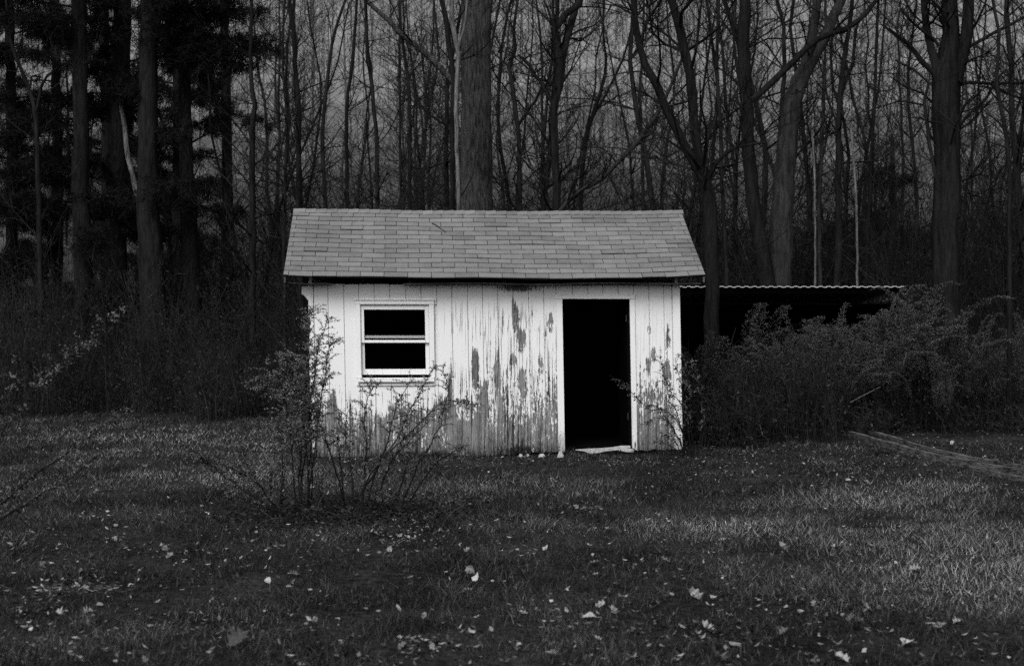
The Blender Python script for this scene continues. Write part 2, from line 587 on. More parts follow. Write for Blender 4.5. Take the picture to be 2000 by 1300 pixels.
def make_grass():
    P_, R_, D_ = [], [], []
    geo_v, geo_f3, geo_f4, dry = [], [], [], []
    nv = 0
    for (y0, y1, dens, hgt, wid, k) in ((5.8, 8.6, 5600, .046, .0030, 3), (8.6, 13.0, 3200, .046, .0042, 2), (13.0, 19.0, 1700, .044, .0064, 2), (19.0, 31.0, 650, .046, .011, 2)):
        half = lambda yy: 0.36 * yy + 1.3
        area = (y1 - y0) * (half(y0) + half(y1))
        n = int(dens * area)
        y = y0 + (y1 - y0) * rng.random(n)
        x = (rng.random(n) * 2 - 1) * half(y)
        d = dryness(x, y)
        cl = fbm(x * 3.1, y * 3.1, 2)
        keep = rng.random(n) < np.clip(0.30 + 1.7 * (cl - 0.30) + 0.3 * d, 0.06, 1)
        # no grass under the shed, in the thicket, on the bare patch
        lx = (x - OX) * CA + (y - OY) * SA; ly = -(x - OX) * SA + (y - OY) * CA
        keep &= ~((lx > -0.02) & (lx < 4.9) & (ly > -0.03) & (ly < 2.8))
        keep &= ~((x > 2.6) & (y > 20.5 + 0.8 * (cl - 0.5)))
        keep &= ~(y > 28.2 + 3.2 * (fbm((x / y * F + 1000) * .014, x * 0 + 3.0, 3) - .5))
        pa_, pb_ = gpt(1660, 853), gpt(2035, 945)
        tt_ = np.clip(((x - pa_[0]) * (pb_[0] - pa_[0]) + (y - pa_[1]) * (pb_[1] - pa_[1])) / np.sum((pb_ - pa_)[:2] ** 2), 0, 1)
        keep &= np.hypot(x - pa_[0] - tt_ * (pb_[0] - pa_[0]), y - pa_[1] - tt_ * (pb_[1] - pa_[1])) > .20
        c = gpt(150, 1146)
        keep &= ~((((x - c[0]) / .42) ** 2 + ((y - c[1]) / .26) ** 2 < 0.9) & (rng.random(n) < 0.8))
        x, y, d, cl = x[keep], y[keep], d[keep], cl[keep]
        n = len(x)
        wall = np.zeros(n)
        if y0 == 13.0:
            nw = 5200
            lw = rng.uniform(-.1, 4.95, nw); kw = fbm(lw * 3.0, lw * 0 + 4, 2) > rng.uniform(.25, .7, nw)
            lw = lw[kw]; nw = len(lw); lo_ = -.03 - np.abs(rng.normal(0, .06, nw))
            ok_ = ~((lw > 3.35) & (lw < 4.2) & (lo_ > -.12))
            lw, lo_ = lw[ok_], lo_[ok_]; nw = len(lw)
            x = np.concatenate([x, OX + lw * CA - lo_ * SA]); y = np.concatenate([y, OY + lw * SA + lo_ * CA])
            d = np.concatenate([d, rng.uniform(0, .25, nw)]); cl = np.concatenate([cl, np.full(nw, .5)]); wall = np.concatenate([wall, np.full(nw, 1.0)]); n = len(x)
        z = H(x, y)
        tuft = sstep(.62, .8, fbm(x * 1.7 + 40, y * 1.7, 3))
        h = hgt * (0.35 + 0.9 * rng.random(n)) * (0.5 + 1.0 * cl + 0.9 * tuft) * (1 + 1.3 * wall)
        az = rng.random(n) * 2 * np.pi
        lean = h * (0.35 + 1.5 * rng.random(n))
        bx, by = np.cos(az), np.sin(az)
        w = wid * (0.6 + 0.8 * rng.random(n))
        sa_ = az + np.pi / 2 + rng.normal(0, 0.6, n)
        sx, sy = np.cos(sa_) * w / 2, np.sin(sa_) * w / 2
        b = np.stack([x, y, z - 0.004], 1); s = np.stack([sx, sy, 0 * sx], 1)
        tip = b + np.stack([bx * lean, by * lean, h], 1)
        if k == 3:
            mid = b + np.stack([bx * lean * .35, by * lean * .35, h * .62], 1)
            V = np.stack([b - s, b + s, mid + s * .7, mid - s * .7, tip], 1).reshape(-1, 3)
            base = nv + np.arange(n)[:, None] * 5
            geo_f4.append(base + np.array([[0, 1, 2, 3]])); geo_f3.append(base + np.array([[3, 2, 4]]))
            dry.append(np.repeat(d, 5)); nv += 5 * n
        else:
            V = np.stack([b - s, b + s, tip], 1).reshape(-1, 3)
            base = nv + np.arange(n)[:, None] * 3
            geo_f3.append(base + np.array([[0, 1, 2]]))
            dry.append(np.repeat(d, 3)); nv += 3 * n
        geo_v.append(V)
    me = mesh_np('lawn_grass', np.concatenate(geo_v), [np.concatenate(geo_f4), np.concatenate(geo_f3)])
    a = me.attributes.new('dry', 'FLOAT', 'POINT')
    a.data.foreach_set('value', np.concatenate(dry).astype(np.float32))
    m = Mat('grass_blade', 0.8, 0.15)
    r = m.island(); dr = m.attr('dry')
    straw = (r * 7.13).op('FRACT').step(0.84, 0.97)
    m.color((r * r * r).lerp(0.007, 0.110) * (dr * 3.5 + 0.50) + straw * (dr * 0.22 + 0.075))
    o = link('lawn_grass', me, m.m)
    tag(o, 'short dark mown grass with bleached patches covering the lawn', 'grass', kind='stuff')


make_grass()

# ------------------------------------------------------------------ the shed
shed = empty('shed', (OX, OY, 0), 'white wooden shed with peeling paint, shingled roof and open black doorway', 'shed', rz=YAW)


def part(name, g, mat, parent=shed, bevel=0.0, label=None, smooth=False):
    o = link(name, g.mesh(name, smooth), mat, parent)
    if bevel:
        b = o.modifiers.new('edge', 'BEVEL'); b.width = bevel; b.segments = 1; b.limit_method = 'ANGLE'
    if label: o['label'] = label
    return o


XR = uv(1330, 720)[0]                    # right end of the front wall
WALL_TOP = 2.235
DEPTH = 2.6
RIDGE_Y, RIDGE_Z = 1.30, 3.30
EAVE_Y, EAVE_Z = -0.32, 2.338
SLOPE = (RIDGE_Z - EAVE_Z) / (RIDGE_Y - EAVE_Y)
dxL, dtop = uv(1098, 584); dxR = uv(1229.5, 584)[0]; dbot = uv(1165, 870)[1]
wx0, wtop = uv(704, 595); wx1 = uv(838, 595)[0]; wbot = uv(770, 738)[1]

# siding: one board between each pair of grooves, with ragged feet, cut round the window and the door
grooves = [615, 643, 674, 703, 733.4, 763.4, 795, 825, 855.5, 885, 915.7, 945, 974.5, 1005, 1035, 1064.5, 1088.5]
grooves_r = [1240.5, 1270, 1299, 1314.5]


def foot(px):
    return float(np.interp(px, [600, 700, 850, 960, 1000, 1040, 1090, 1240, 1330], [895, 894, 891, 890, 887, 884, 880, 880, 876]))


def board(pxa, pxb, ztop=None, zbot=None, gap=0.0035):
    g = Geo()
    xa = uv(pxa, 720)[0] + gap; xb = uv(pxb, 720)[0] - gap
    zt = WALL_TOP - random.random() * 0.008 if ztop is None else ztop
    if zbot is None:
        n = 5; pts = []
        for i in range(n + 1):
            t = i / n
            zz = uv((pxa + (pxb - pxa) * t), foot(pxa + (pxb - pxa) * t))[1] + random.uniform(-0.012, 0.014)
            pts.append((xa + (xb - xa) * t, zz))
    else:
        pts = [(xa, zbot), (xb, zbot)]
    poly = pts + [(xb, zt), (xa, zt)]
    w = random.uniform(-0.0015, 0.0015)
    g.prism(poly, 0.0 + w, 0.013 + w, S)
    part('siding_board', g, M['paint'], bevel=0.0022)


for a, b in list(zip(grooves[:-1], grooves[1:])) + list(zip(grooves_r[:-1], grooves_r[1:])):
    xa, xb = uv(a, 650)[0], uv(b, 650)[0]
    if xa > wx0 - 0.10 and xb < wx1 + 0.12 and a > 690 and b < 860:
        board(a, b, zbot=wtop + 0.004)
        board(a, b, ztop=wbot - 0.004)
    else:
        board(a, b)
for a, b in ((1088.5, 1121), (1121, 1151), (1151, 1180), (1180, 1210), (1210, 1240.5)):
    board(a, b, zbot=dtop + 0.004)
# sheathing behind the boards (seen at the bottoms of the grooves) and the other walls
g = Geo()
y0, y1 = 0.017, 0.045
for (xa, xb, za, zb) in ((0.01, wx0, 0.05, WALL_TOP - .03), (wx1, dxL - .005, 0.06, WALL_TOP - .03), (wx0, wx1, 0.05, wbot), (wx0, wx1, wtop, WALL_TOP - .03),
                         (dxL - .005, dxR + .005, dtop, WALL_TOP - .03), (dxR + .005, XR - .01, 0.08, WALL_TOP - .03)):
    g.box(xa, xb, y0, y1, za, zb, S)
part('sheathing', g, M['trim'])
for xa, xb in ((0.0, 0.04), (XR - 0.04, XR)):
    gd = Geo()
    poly = []
    for zz, yy in ((0.02, 0.05), (0.02, DEPTH), (WALL_TOP, DEPTH), (RIDGE_Z - 0.12, RIDGE_Y), (WALL_TOP, 0.05)):
        poly.append((yy, zz))
    V = [S(xa, p[0], p[1]) for p in poly] + [S(xb, p[0], p[1]) for p in poly]
    b0 = gd.n; gd.V.append(np.array(V)); gd.n += 10
    for i in range(5):
        j = (i + 1) % 5
        gd.F4.append(np.array([[b0 + i, b0 + j, b0 + 5 + j, b0 + 5 + i]]))
    gd.FN += [[b0 + i for i in range(5)][::-1], [b0 + 5 + i for i in range(5)]]
    part('side_wall', gd, M['paint'])
g = Geo(); g.box(0.0, XR, DEPTH + 0.002, DEPTH + 0.03, 0.02, WALL_TOP, S); part('back_wall', g, M['paint'])
# lining and floor, with the inside's shade put into their colour
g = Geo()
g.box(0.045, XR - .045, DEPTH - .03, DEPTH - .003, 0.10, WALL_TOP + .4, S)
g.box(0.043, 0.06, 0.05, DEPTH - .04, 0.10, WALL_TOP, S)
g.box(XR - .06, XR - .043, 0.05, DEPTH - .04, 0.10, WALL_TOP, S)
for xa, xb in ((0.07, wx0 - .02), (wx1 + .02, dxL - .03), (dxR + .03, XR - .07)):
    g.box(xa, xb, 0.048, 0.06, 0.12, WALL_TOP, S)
part('inner_lining', g, M['shade_board'])
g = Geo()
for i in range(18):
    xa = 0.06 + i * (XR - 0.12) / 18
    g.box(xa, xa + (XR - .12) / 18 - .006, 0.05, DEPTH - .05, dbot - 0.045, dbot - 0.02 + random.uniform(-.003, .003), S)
part('floor_planks', g, M['shade_board'])
g = Geo(); g.box(0.02, XR - 0.02, 0.06, DEPTH - 0.01, -0.04, dbot - 0.05, S)
part('foundation', g, M['dark_wood'])

# corner boards
for pxa, pxb in ((604.5, 614), (1315.5, 1330)):
    g = Geo()
    xa, xb = uv(pxa, 700)[0], uv(pxb, 700)[0]
    zb = uv(pxa, foot(pxa))[1]
    g.prism([(xa, zb), ((xa + xb) / 2, zb - .015), (xb, zb + .01), (xb, WALL_TOP - .004), (xa, WALL_TOP - .004)], -0.016, 0.012, S)
    part('corner_board', g, M['trim'], bevel=0.003)
g = Geo()
xa, zt = uv(589, 559); xb = uv(603.5, 559)[0]
g.prism([(xa, uv(589, 574)[1]), (xa + .04, uv(589, 578)[1]), (xb - .02, uv(589, 586)[1]), (xb, uv(589, 587)[1]), (xb, zt), (xa + .03, zt + .005), (xa, zt - .01)], -0.01, 0.03, S)
part('broken_trim', g, M['trim'], bevel=0.003, label='broken stub of painted trim at the top left corner')

# door: casing, jambs, leaf swung inside, threshold
g = Geo()
cl, cr = uv(1087.5, 700)[0], uv(1241.5, 700)[0]
ct = uv(1165, 575)[1]
g.prism([(cl, uv(1090, 884)[1]), (dxL, uv(1098, 882)[1]), (dxL, dtop), (cl, dtop)], -0.02, 0.012, S)
g.prism([(dxR, uv(1232, 874)[1]), (cr, uv(1240, 880)[1]), (cr, dtop), (dxR, dtop)], -0.02, 0.012, S)
g.prism([(cl - .004, dtop + .003), (cr + .004, dtop + .003), (cr + .004, ct), (cl - .004, ct)], -0.024, 0.012, S)
part('door_casing', g, M['trim'], bevel=0.003)
g = Geo()
g.box(dxL - .022, dxL - .001, 0.014, 0.12, dbot - .02, dtop, S)
g.box(dxR + .001, dxR + .022, 0.014, 0.12, dbot - .02, dtop, S)
g.box(dxL - .022, dxR + .022, 0.014, 0.12, dtop + .001, dtop + .02, S)
part('door_jamb', g, M['dark_wood'], bevel=0.002)
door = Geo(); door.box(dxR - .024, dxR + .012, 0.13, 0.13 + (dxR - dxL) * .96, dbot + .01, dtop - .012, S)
door = part('door', door, M['shade_board'], bevel=0.003)
for zz in (0.45, 1.75):
    gg = Geo(); gg.box(dxR - .030, dxR - .0245, 0.125, 0.165, zz, zz + .09, S)
    part('hinge', gg, M['weathered_wood'], parent=door)
g = Geo()
pl = [uv(*p, -0.03) for p in ((1126, 879), (1140, 880.6), (1152.6, 886), (1168, 884), (1182, 881), (1210, 878), (1231, 874), (1231, 870), (1213, 870), (1196, 873), (1171, 875), (1147, 875.7), (1123, 877.8))]
g.prism(pl, -0.05, -0.01, S)
part('threshold', g, M['stone'], bevel=0.003, label='broken white threshold board')
g = Geo()
pl = [uv(*p, -0.07) for p in ((1208, 879), (1222, 882), (1238, 883), (1240, 878), (1232, 875.5), (1215, 877))]
g.prism(pl, -0.09, -0.055, S)
part('threshold_splinter', g, M['trim'], bevel=0.002)

# window: casing, sill, two sashes with panes; the lower sash is raised a little
g = Geo()
ox0, oz1 = uv(694.5, 586.5); ox1 = uv(847, 586.5)[0]; oz0 = uv(770, 737)[1]
ix0, iz1 = uv(703.5, 594.5); ix1 = uv(838, 594.5)[0]
g.prism([(ox0, oz0), (ix0, oz0), (ix0, iz1), (ox0, iz1)], -0.026, 0.012, S)
g.prism([(ix1, oz0), (ox1, oz0), (ox1, iz1), (ix1, iz1)], -0.026, 0.012, S)
g.prism([(ox0 - .004, iz1 + .002), (ox1 + .004, iz1 + .002), (ox1 + .004, oz1), (ox0 - .004, oz1)], -0.030, 0.012, S)
g.prism([(ox0 - .012, oz1 + .002), (ox1 + .012, oz1 + .002), (ox1 + .012, oz1 + .016), (ox0 - .012, oz1 + .016)], -0.045, 0.012, S)
# inner stop
g.box(ix0 - .004, ix0 + .006, -0.010, 0.10, wbot, iz1, S); g.box(ix1 - .006, ix1 + .004, -0.010, 0.10, wbot, iz1, S)
g.box(ix0 + .008, ix1 - .008, -0.006, 0.10, iz1 - .008, iz1 + .001, S)
window = part('window', g, M['trim'], bevel=0.003)
g = Geo(); g.box(ox0 + .01, ox1 - .01, -0.055, 0.09, uv(770, 745.5)[1], uv(770, 737.5)[1], S); g.box(ox0 - .002, ox1 + .002, -0.02, 0.012, uv(770, 753)[1], uv(770, 747)[1], S)
part('sill', g, M['trim'], parent=window, bevel=0.004)
gx0, gx1 = uv(711.5, 650)[0], uv(830.5, 650)[0]


def sash(name, zt_out, zt_in, zb_in, zb_out, ya, yb, x0, x1):
    g = Geo()
    g.box(x0, gx0, ya, yb, zb_out, zt_out, S); g.box(gx1, x1, ya, yb, zb_out, zt_out, S)
    g.box(gx0 + .001, gx1 - .001, ya + .002, yb - .002, zt_in, zt_out, S); g.box(gx0 + .001, gx1 - .001, ya - .002, yb + .001, zb_out, zb_in, S)
    s = part(name, g, M['trim'], parent=window, bevel=0.003)
    g = Geo(); g.box(gx0 - .006, gx1 + .006, (ya + yb) / 2 - .001, (ya + yb) / 2 + .002, zb_in - .005, zt_in + .005, S)
    part('pane', g, M['pane_glass'], parent=window)


z_ = lambda py: uv(770, py)[1]
sash('upper_sash', z_(596), z_(604.5), z_(663.8), z_(669.2), 0.004, 0.034, ix0 + .007, ix1 - .007)
sash('lower_sash', z_(655), z_(660.5), z_(720.5), z_(731.5), 0.040, 0.070, ix0 + .007, ix1 - .007)

# roof: decking, shingles, ridge caps, rafters, rake boards, soffit boards
RX0 = uv(553, 537, EAVE_Y)[0]; RX1 = uv(1378, 540, EAVE_Y)[0]
RR0 = uv(573.5, 408.5, RIDGE_Y)[0]; RR1 = uv(1330.5, 409, RIDGE_Y)[0]


def roof_pt(t, s, lift=0.0):
    """t along the ridge 0..1, s up the slope 0 (eave)..1 (ridge); lift off the plane"""
    xa, xb = RX0 + (RR0 - RX0) * s, RX1 + (RR1 - RX1) * s
    x = xa + (xb - xa) * t
    y = EAVE_Y + (RIDGE_Y - EAVE_Y) * s; z = EAVE_Z + (RIDGE_Z - EAVE_Z) * s
    z -= (0.044 * (1 - s) + 0.022 * s) * 4 * t * (1 - t) + 0.008 * math.sin(9 * t + 1.0) * (1 - s) + 0.004 * math.sin(23 * t + 7 * s)
    n = math.hypot(1, SLOPE)
    return S(x, y - lift * SLOPE / n, z + lift / n)


g = Geo()
NT = 12
Vt = [roof_pt(i / NT, s, -0.004) for i in range(NT + 1) for s in (0.006, 0.995)]
Vb = [roof_pt(i / NT, s, -0.022) for i in range(NT + 1) for s in (0.006, 0.995)]
n2 = len(Vt)
fs = []
for i in range(NT):
    a = 2 * i
    fs += [(a, a + 2, a + 3, a + 1), (n2 + a, n2 + a + 1, n2 + a + 3, n2 + a + 2), (a, n2 + a, n2 + a + 2, a + 2)]
fs += [(0, 1, n2 + 1, n2), (2 * NT, n2 + 2 * NT, n2 + 2 * NT + 1, 2 * NT + 1)]
g.add(Vt + Vb, fs)
b = RIDGE_Y * 2 - EAVE_Y
V = [S(RR0, RIDGE_Y, RIDGE_Z - .01), S(RR1, RIDGE_Y, RIDGE_Z - .01), S(RX1, b, EAVE_Z), S(RX0, b, EAVE_Z)]
V += [(v[0], v[1], v[2] - .02) for v in V]
g.add(V, [(0, 1, 2, 3), (7, 6, 5, 4), (0, 4, 5, 1), (1, 5, 6, 2), (2, 6, 7, 3), (3, 7, 4, 0)])
roof = part('roof', g, M['dark_wood'])
NC = 14
LEN = RX1 - RX0
TAB = 0.3025 / LEN
EXPO = 0.965 / NC
for c in range(NC):
    s0 = c * EXPO
    off = (0.5 if c % 2 else 0.0) * TAB + random.uniform(-.03, .03) * TAB + (0.22 * TAB)
    edges = [0.0] + [e for e in np.arange(off, 1.0, TAB) if 0.02 * TAB < e < 1 - 0.05 * TAB] + [1.0]
    wob = random.uniform(0, 6)
    for ta, tb in zip(edges[:-1], edges[1:]):
        gap = 0.0036 / LEN
        ds = 0.004 * math.sin(ta * 14 + wob) * EXPO * 6 + random.uniform(-.03, .03) * EXPO
        la = 0.013 + random.uniform(0, .004) + (random.uniform(.004, .012) if random.random() < .06 else 0)
        sa_, sb_ = max(s0 + ds, -0.004), s0 + EXPO * 1.05
        q = [(ta + gap, sa_), (tb - gap, sa_ + random.uniform(-.02, .02) * EXPO), (tb - gap, sb_), (ta + gap, sb_)]
        top = [roof_pt(t, s, la if k < 2 else 0.004) for k, (t, s) in enumerate(q)]
        bot = [roof_pt(t, s, la - 0.010 if k < 2 else -0.002) for k, (t, s) in enumerate(q)]
        g = Geo(); g.add(top + bot, [(0, 1, 2, 3), (7, 6, 5, 4), (0, 4, 5, 1), (1, 5, 6, 2), (2, 6, 7, 3), (3, 7, 4, 0)])
        part('shingle', g, M['shingle'], parent=roof)
ncap = 37
for i in range(ncap):
    ta, tb = i / ncap, (i + 1.12) / ncap
    tb = min(tb, 1.004)
    la, lb = 0.012, 0.022
    V = []
    for t, l in ((ta, la), (tb, lb)):
        f = roof_pt(t, 0.955 + random.uniform(-.002, .002), l); r = roof_pt(t, 1.0, l + .004)
        V += [f, (r[0], r[1], r[2] + .006), (r[0], r[1] + .12, r[2] - .07)]
    V += [(v[0], v[1], v[2] - .007) for v in V]
    g = Geo(); g.add(V, [(0, 3, 4, 1), (1, 4, 5, 2), (6, 7, 10, 9), (7, 8, 11, 10), (0, 6, 9, 3), (0, 1, 7, 6), (3, 9, 10, 4), (2, 5, 11, 8)])
    part('ridge_cap', g, M['shingle'], parent=roof)
px = 985.0 - 92 * 4
while px < 1345:
    x = uv(px, 552, -0.2)[0]
    t = (x - RX0) / LEN
    a0 = roof_pt(t, 0.045, -0.024); a1 = roof_pt(t, 0.97, -0.024)
    V = []
    for (p, dz) in ((a0, 0), (a1, 0), (a1, -.088), (a0, -.075)):
        V += [(p[0] - .019, p[1], p[2] + dz), (p[0] + .019, p[1], p[2] + dz)]
    g = Geo(); g.add(V, [(0, 1, 3, 2), (2, 3, 5, 4), (4, 5, 7, 6), (6, 7, 1, 0), (0, 2, 4, 6), (1, 7, 5, 3)])
    part('rafter', g, M['dark_wood'], parent=roof)
    px += 92
for t, w in ((0.0015, 1), (0.9985, -1)):
    a0 = roof_pt(t, 0.004, -0.024); a1 = roof_pt(t, 0.985, -0.024)
    V = []
    for (p, dz) in ((a0, 0), (a1, 0), (a1, -.085), (a0, -.072)):
        V += [(p[0], p[1], p[2] + dz), (p[0] + .02 * w, p[1], p[2] + dz)]
    g = Geo(); g.add(V, [(0, 1, 3, 2), (2, 3, 5, 4), (4, 5, 7, 6), (6, 7, 1, 0), (0, 2, 4, 6), (1, 7, 5, 3)])
    part('rake_board', g, M['weathered_wood'], parent=roof)
# thin weathered boards hung under the rafter tails; a stretch is missing
for pxa, pxb, pya, pyb, ly in ((564, 648, 551.5, 553.5, -0.20), (787, 1081, 552.2, 553.0, -0.22), (1083, 1369, 552.8, 551.8, -0.22)):
    xa, za = uv(pxa, pya, ly); xb, zb = uv(pxb, pyb, ly)
    n = 8
    V = []
    for k in range(n + 1):
        t = k / n
        x = xa + (xb - xa) * t; z = za + (zb - za) * t - 0.006 * math.sin(t * 7 + pxa)
        for yy, dz in ((ly, 0), (ly + .20, .004), (ly + .20, -.010), (ly, -.014)):
            V.append(S(x, yy, z + dz))
    fs = []
    for k in range(n):
        a = 4 * k
        for q in range(4):
            r = (q + 1) % 4
            fs.append((a + q, a + r, a + 4 + r, a + 4 + q))
    fs += [(0, 3, 2, 1), (4 * n, 4 * n + 1, 4 * n + 2, 4 * n + 3)]
    g = Geo(); g.add(V, fs)
    part('soffit_board', g, M['weathered_wood'], parent=roof)

mw = Matrix.Translation((OX, OY, 0)) @ Matrix.Rotation(YAW, 4, 'Z')
g = Geo()
tw = [np.array(mw @ Vector(roof_pt(t, s_, .02))) for t, s_ in ((.352, .80), (.358, .785), (.368, .745), (.378, .70), (.385, .665))]
g.tubes([resample(tw, 10)], [np.linspace(.009, .004, 10)], 5)
o = link('fallen_twig', g.mesh('fallen_twig', True), M['bark_mid'])
tag(o, 'short crooked twig lying on the shed roof above the window', 'twig')

# ------------------------------------------------------------------ small things at the foot of the wall


def rock(name, px, py, w, h, label, mat, depth_off=0.0):
    c = gpt(px, py)
    k = c[1] / F
    r = np.random.default_rng(int(px * 7 + py))
    th = np.linspace(0, 2 * np.pi, 8, endpoint=False)
    V = []; fs = []
    for lev, (z, s) in enumerate(((-.1, 1.0), (.45, .9), (1.0, .45))):
        for t in th:
            j = r.uniform(.72, 1.2)
            V.append((math.cos(t) * w * k * .5 * s * j, math.sin(t) * w * k * .4 * s * j, z * h * k * r.uniform(.85, 1.1)))
    for lev in range(2):
        for i in range(8):
            a = lev * 8 + i; b = lev * 8 + (i + 1) % 8
            fs.append((a, b, b + 8, a + 8))
    g = Geo(); g.add(V, fs); g.FN.append(list(range(16, 24)))
    o = link(name, g.mesh(name), mat)
    o.location = (c[0], c[1] + depth_off, c[2])
    return tag(o, label, 'stone')


rock('stone', 1094.5, 893, 15, 11, 'white angular stone at the left foot of the doorway', M['stone'])
rock('stone', 1058, 892, 17, 6, 'flat pale stone against the wall left of the doorway', M['stone'])
rock('stone', 1017, 892, 9, 6, 'small white chip under the dark stained boards, left of a pair', M['stone'])
rock('stone', 1031, 891, 7, 5, 'small white chip under the dark stained boards, right of a pair', M['stone'])

# weathered planks lying on the ground to the right
for (pa, pb, wdt, hgt, dz, label) in (((1660, 853), (2035, 943), .075, .10, 0.0, 'long grey weathered plank lying lowest at the lawn edge right of the shed'),
                                      ((1700, 858), (2030, 939), .05, .04, .10, 'upper weathered plank lying on the long plank at the lawn edge'),
                                      ((1880, 911), (2040, 949), .05, .06, 0.0, 'short splintered plank in front of the long plank, cut by the right edge')):
    a = gpt(*pa); b = gpt(*pb)
    n = 22
    ax = unit(b - a); sd = np.array([-ax[1], ax[0], 0]) if ax[0] < 0 else np.array([ax[1], -ax[0], 0])
    V = []
    for i in range(n + 1):
        p = a + (b - a) * i / n + sd * .14 * math.sin(math.pi * i / n)
        z0 = gz(p[0], p[1]) + dz
        jit = random.uniform(-.008, .008)
        for u_, w_ in ((-.5, 0), (.5, 0), (.5, 1), (-.5, 1)):
            V.append(p * [1, 1, 0] + sd * u_ * (wdt + jit) + np.array([0, 0, z0 - .01 + w_ * (hgt + random.uniform(-.006, .006)) ]))
    fs = [(4 * i + q, 4 * i + (q + 1) % 4, 4 * i + 4 + (q + 1) % 4, 4 * i + 4 + q) for i in range(n) for q in range(4)] + [(3, 2, 1, 0), (4 * n, 4 * n + 1, 4 * n + 2, 4 * n + 3)]
    g = Geo(); g.add(np.array(V) - a, fs)
    o = link('weathered_plank', g.mesh('weathered_plank'), M['plank'])
    o.location = a
    tag(o, label, 'plank')
# a dark curved scrap of bark in the grass
a = gpt(1695, 890); b = gpt(1738, 888)
g = Geo(); g.tubes([resample([a + [0, 0, .01], (a + b) / 2 + [0, 0, .035], b + [0, 0, .02]], 8)], [np.array([.01, .02, .025, .028, .028, .025, .02, .012])], 6)
o = link('bark_scrap', g.mesh('bark_scrap', True), M['bark_dark']); tag(o, 'dark curved piece of bark lying in the grass near the planks', 'bark')

# ------------------------------------------------------------------ carport behind the shed on the right
CY = 25.0
cx0, cx1 = P(1318, 560, CY)[0], P(1758, 560, CY)[0]
cz = P(1500, 560, CY)[2]
carport = empty('carport', (cx0, CY, 0), 'low open carport with shade-blackened inside and ribbed metal roof edge behind the thicket', 'carport')
g = Geo()
prof = []
x = 0.0
while x < cx1 - cx0:
    for dx_, h_ in ((0, 0), (.055, 0), (.075, .015), (.125, .015)):
        prof.append((x + dx_, h_))
    x += .145
V = []
for k, (x, h_) in enumerate(prof):
    for yy, dz in ((0, 0), (3.4, -.25)):
        V += [(x, yy, cz + h_ + dz), (x, yy, cz + h_ + dz - .012)]
fs = []
for k in range(len(prof) - 1):
    a = 4 * k; b = a + 4
    fs += [(a, b, b + 2, a + 2), (a + 1, a + 3, b + 3, b + 1), (a, a + 1, b + 1, b), (a + 2, b + 2, b + 3, a + 3)]
g.add(V, fs)
o = link('roof_sheet', g.mesh('roof_sheet'), M['sheet_metal'], carport)
W = cx1 - cx0
for xx in (0.06, W - .1):
    g = Geo(); g.box(xx - .045, xx + .045, 0.12, 0.21, 0, cz - .11); link('post', g.mesh('post'), M['shade_board'], carport)
g = Geo(); g.box(0, W, 0.10, 0.23, cz - .11, cz - .016); link('beam', g.mesh('beam'), M['shade_board'], carport)
g = Geo(); g.box(-.02, W + .02, 3.2, 3.26, 0, cz - .27); link('back_wall', g.mesh('back_wall'), M['shade_board'], carport)
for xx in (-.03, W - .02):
    g = Geo(); g.box(xx, xx + .05, 0.25, 3.19, 0, cz - .30); link('side_wall', g.mesh('side_wall'), M['shade_board'], carport)
g = Geo(); g.box(0.03, W - .03, 0.3, 3.15, cz - .30, cz - .285); link('ceiling', g.mesh('ceiling'), M['shade_board'], carport)

# ------------------------------------------------------------------ trees


def grow(p, d, L, r, level, out, upb=0.25, wob=0.3, kids=(5, 4, 3), kfac=0.5):
    """one branch and its branchlets -> list of (path(5,3), radii(5))"""
    K = 5
    pts = [np.array(p, float)]; dd = unit(d)
    for i in range(K - 1):
        dd = unit(dd + rng.normal(0, wob, 3) + np.array([0, 0, upb * .35]))
        pts.append(pts[-1] + dd * L / (K - 1))
    pts = np.array(pts)
    out.append((pts, r * np.linspace(1, .35, K)))
    if level <= 0: return
    n = kids[min(level, len(kids)) - 1] if level - 1 < len(kids) else 3
    for i in range(n):
        t = rng.uniform(.22, 1.0)
        f = t * (K - 1); j = min(int(f), K - 2); q = pts[j] + (pts[j + 1] - pts[j]) * (f - j)
        ax = unit(pts[j + 1] - pts[j])
        nd = unit(ax * rng.uniform(.55, 1.0) + rdir(1)[0] * .75 + np.array([0, 0, upb]))
        grow(q, nd, L * kfac * rng.uniform(.6, 1.15), max(r * .5 * (1.2 - .5 * t), .003), level - 1, out, upb, wob, kids, kfac)


def tube_np(g, pts, rad, sides=10, rough=0.06):
    """a trunk with an uneven skin"""
    pts = np.asarray(pts, float); K = len(pts)
    t = unit(np.gradient(pts, axis=0))
    a = [unit(np.cross(t[0], [1.0, .35, .1]))]
    for i in range(1, K):
        v = a[-1] - t[i] * np.dot(a[-1], t[i]); a.append(unit(v))
    a = np.array(a); b = np.cross(t, a)
    ang = np.arange(sides) * 2 * np.pi / sides
    ph = rng.random(3) * 6
    rr = np.asarray(rad)[:, None] * (1 + rough * np.sin(3 * ang[None] + ph[0] + np.linspace(0, 2, K)[:, None]) + rough * .7 * np.sin(5 * ang[None] + ph[1]) + rng.normal(0, rough * .5, (K, sides)))
    V = pts[:, None] + (a[:, None] * np.cos(ang)[None, :, None] + b[:, None] * np.sin(ang)[None, :, None]) * rr[..., None]
    idx = np.arange(K * sides).reshape(K, sides); nx_ = np.roll(idx, -1, 1)
    g.add(V.reshape(-1, 3), np.stack([idx[:-1], nx_[:-1], nx_[1:], idx[1:]], -1).reshape(-1, 4))


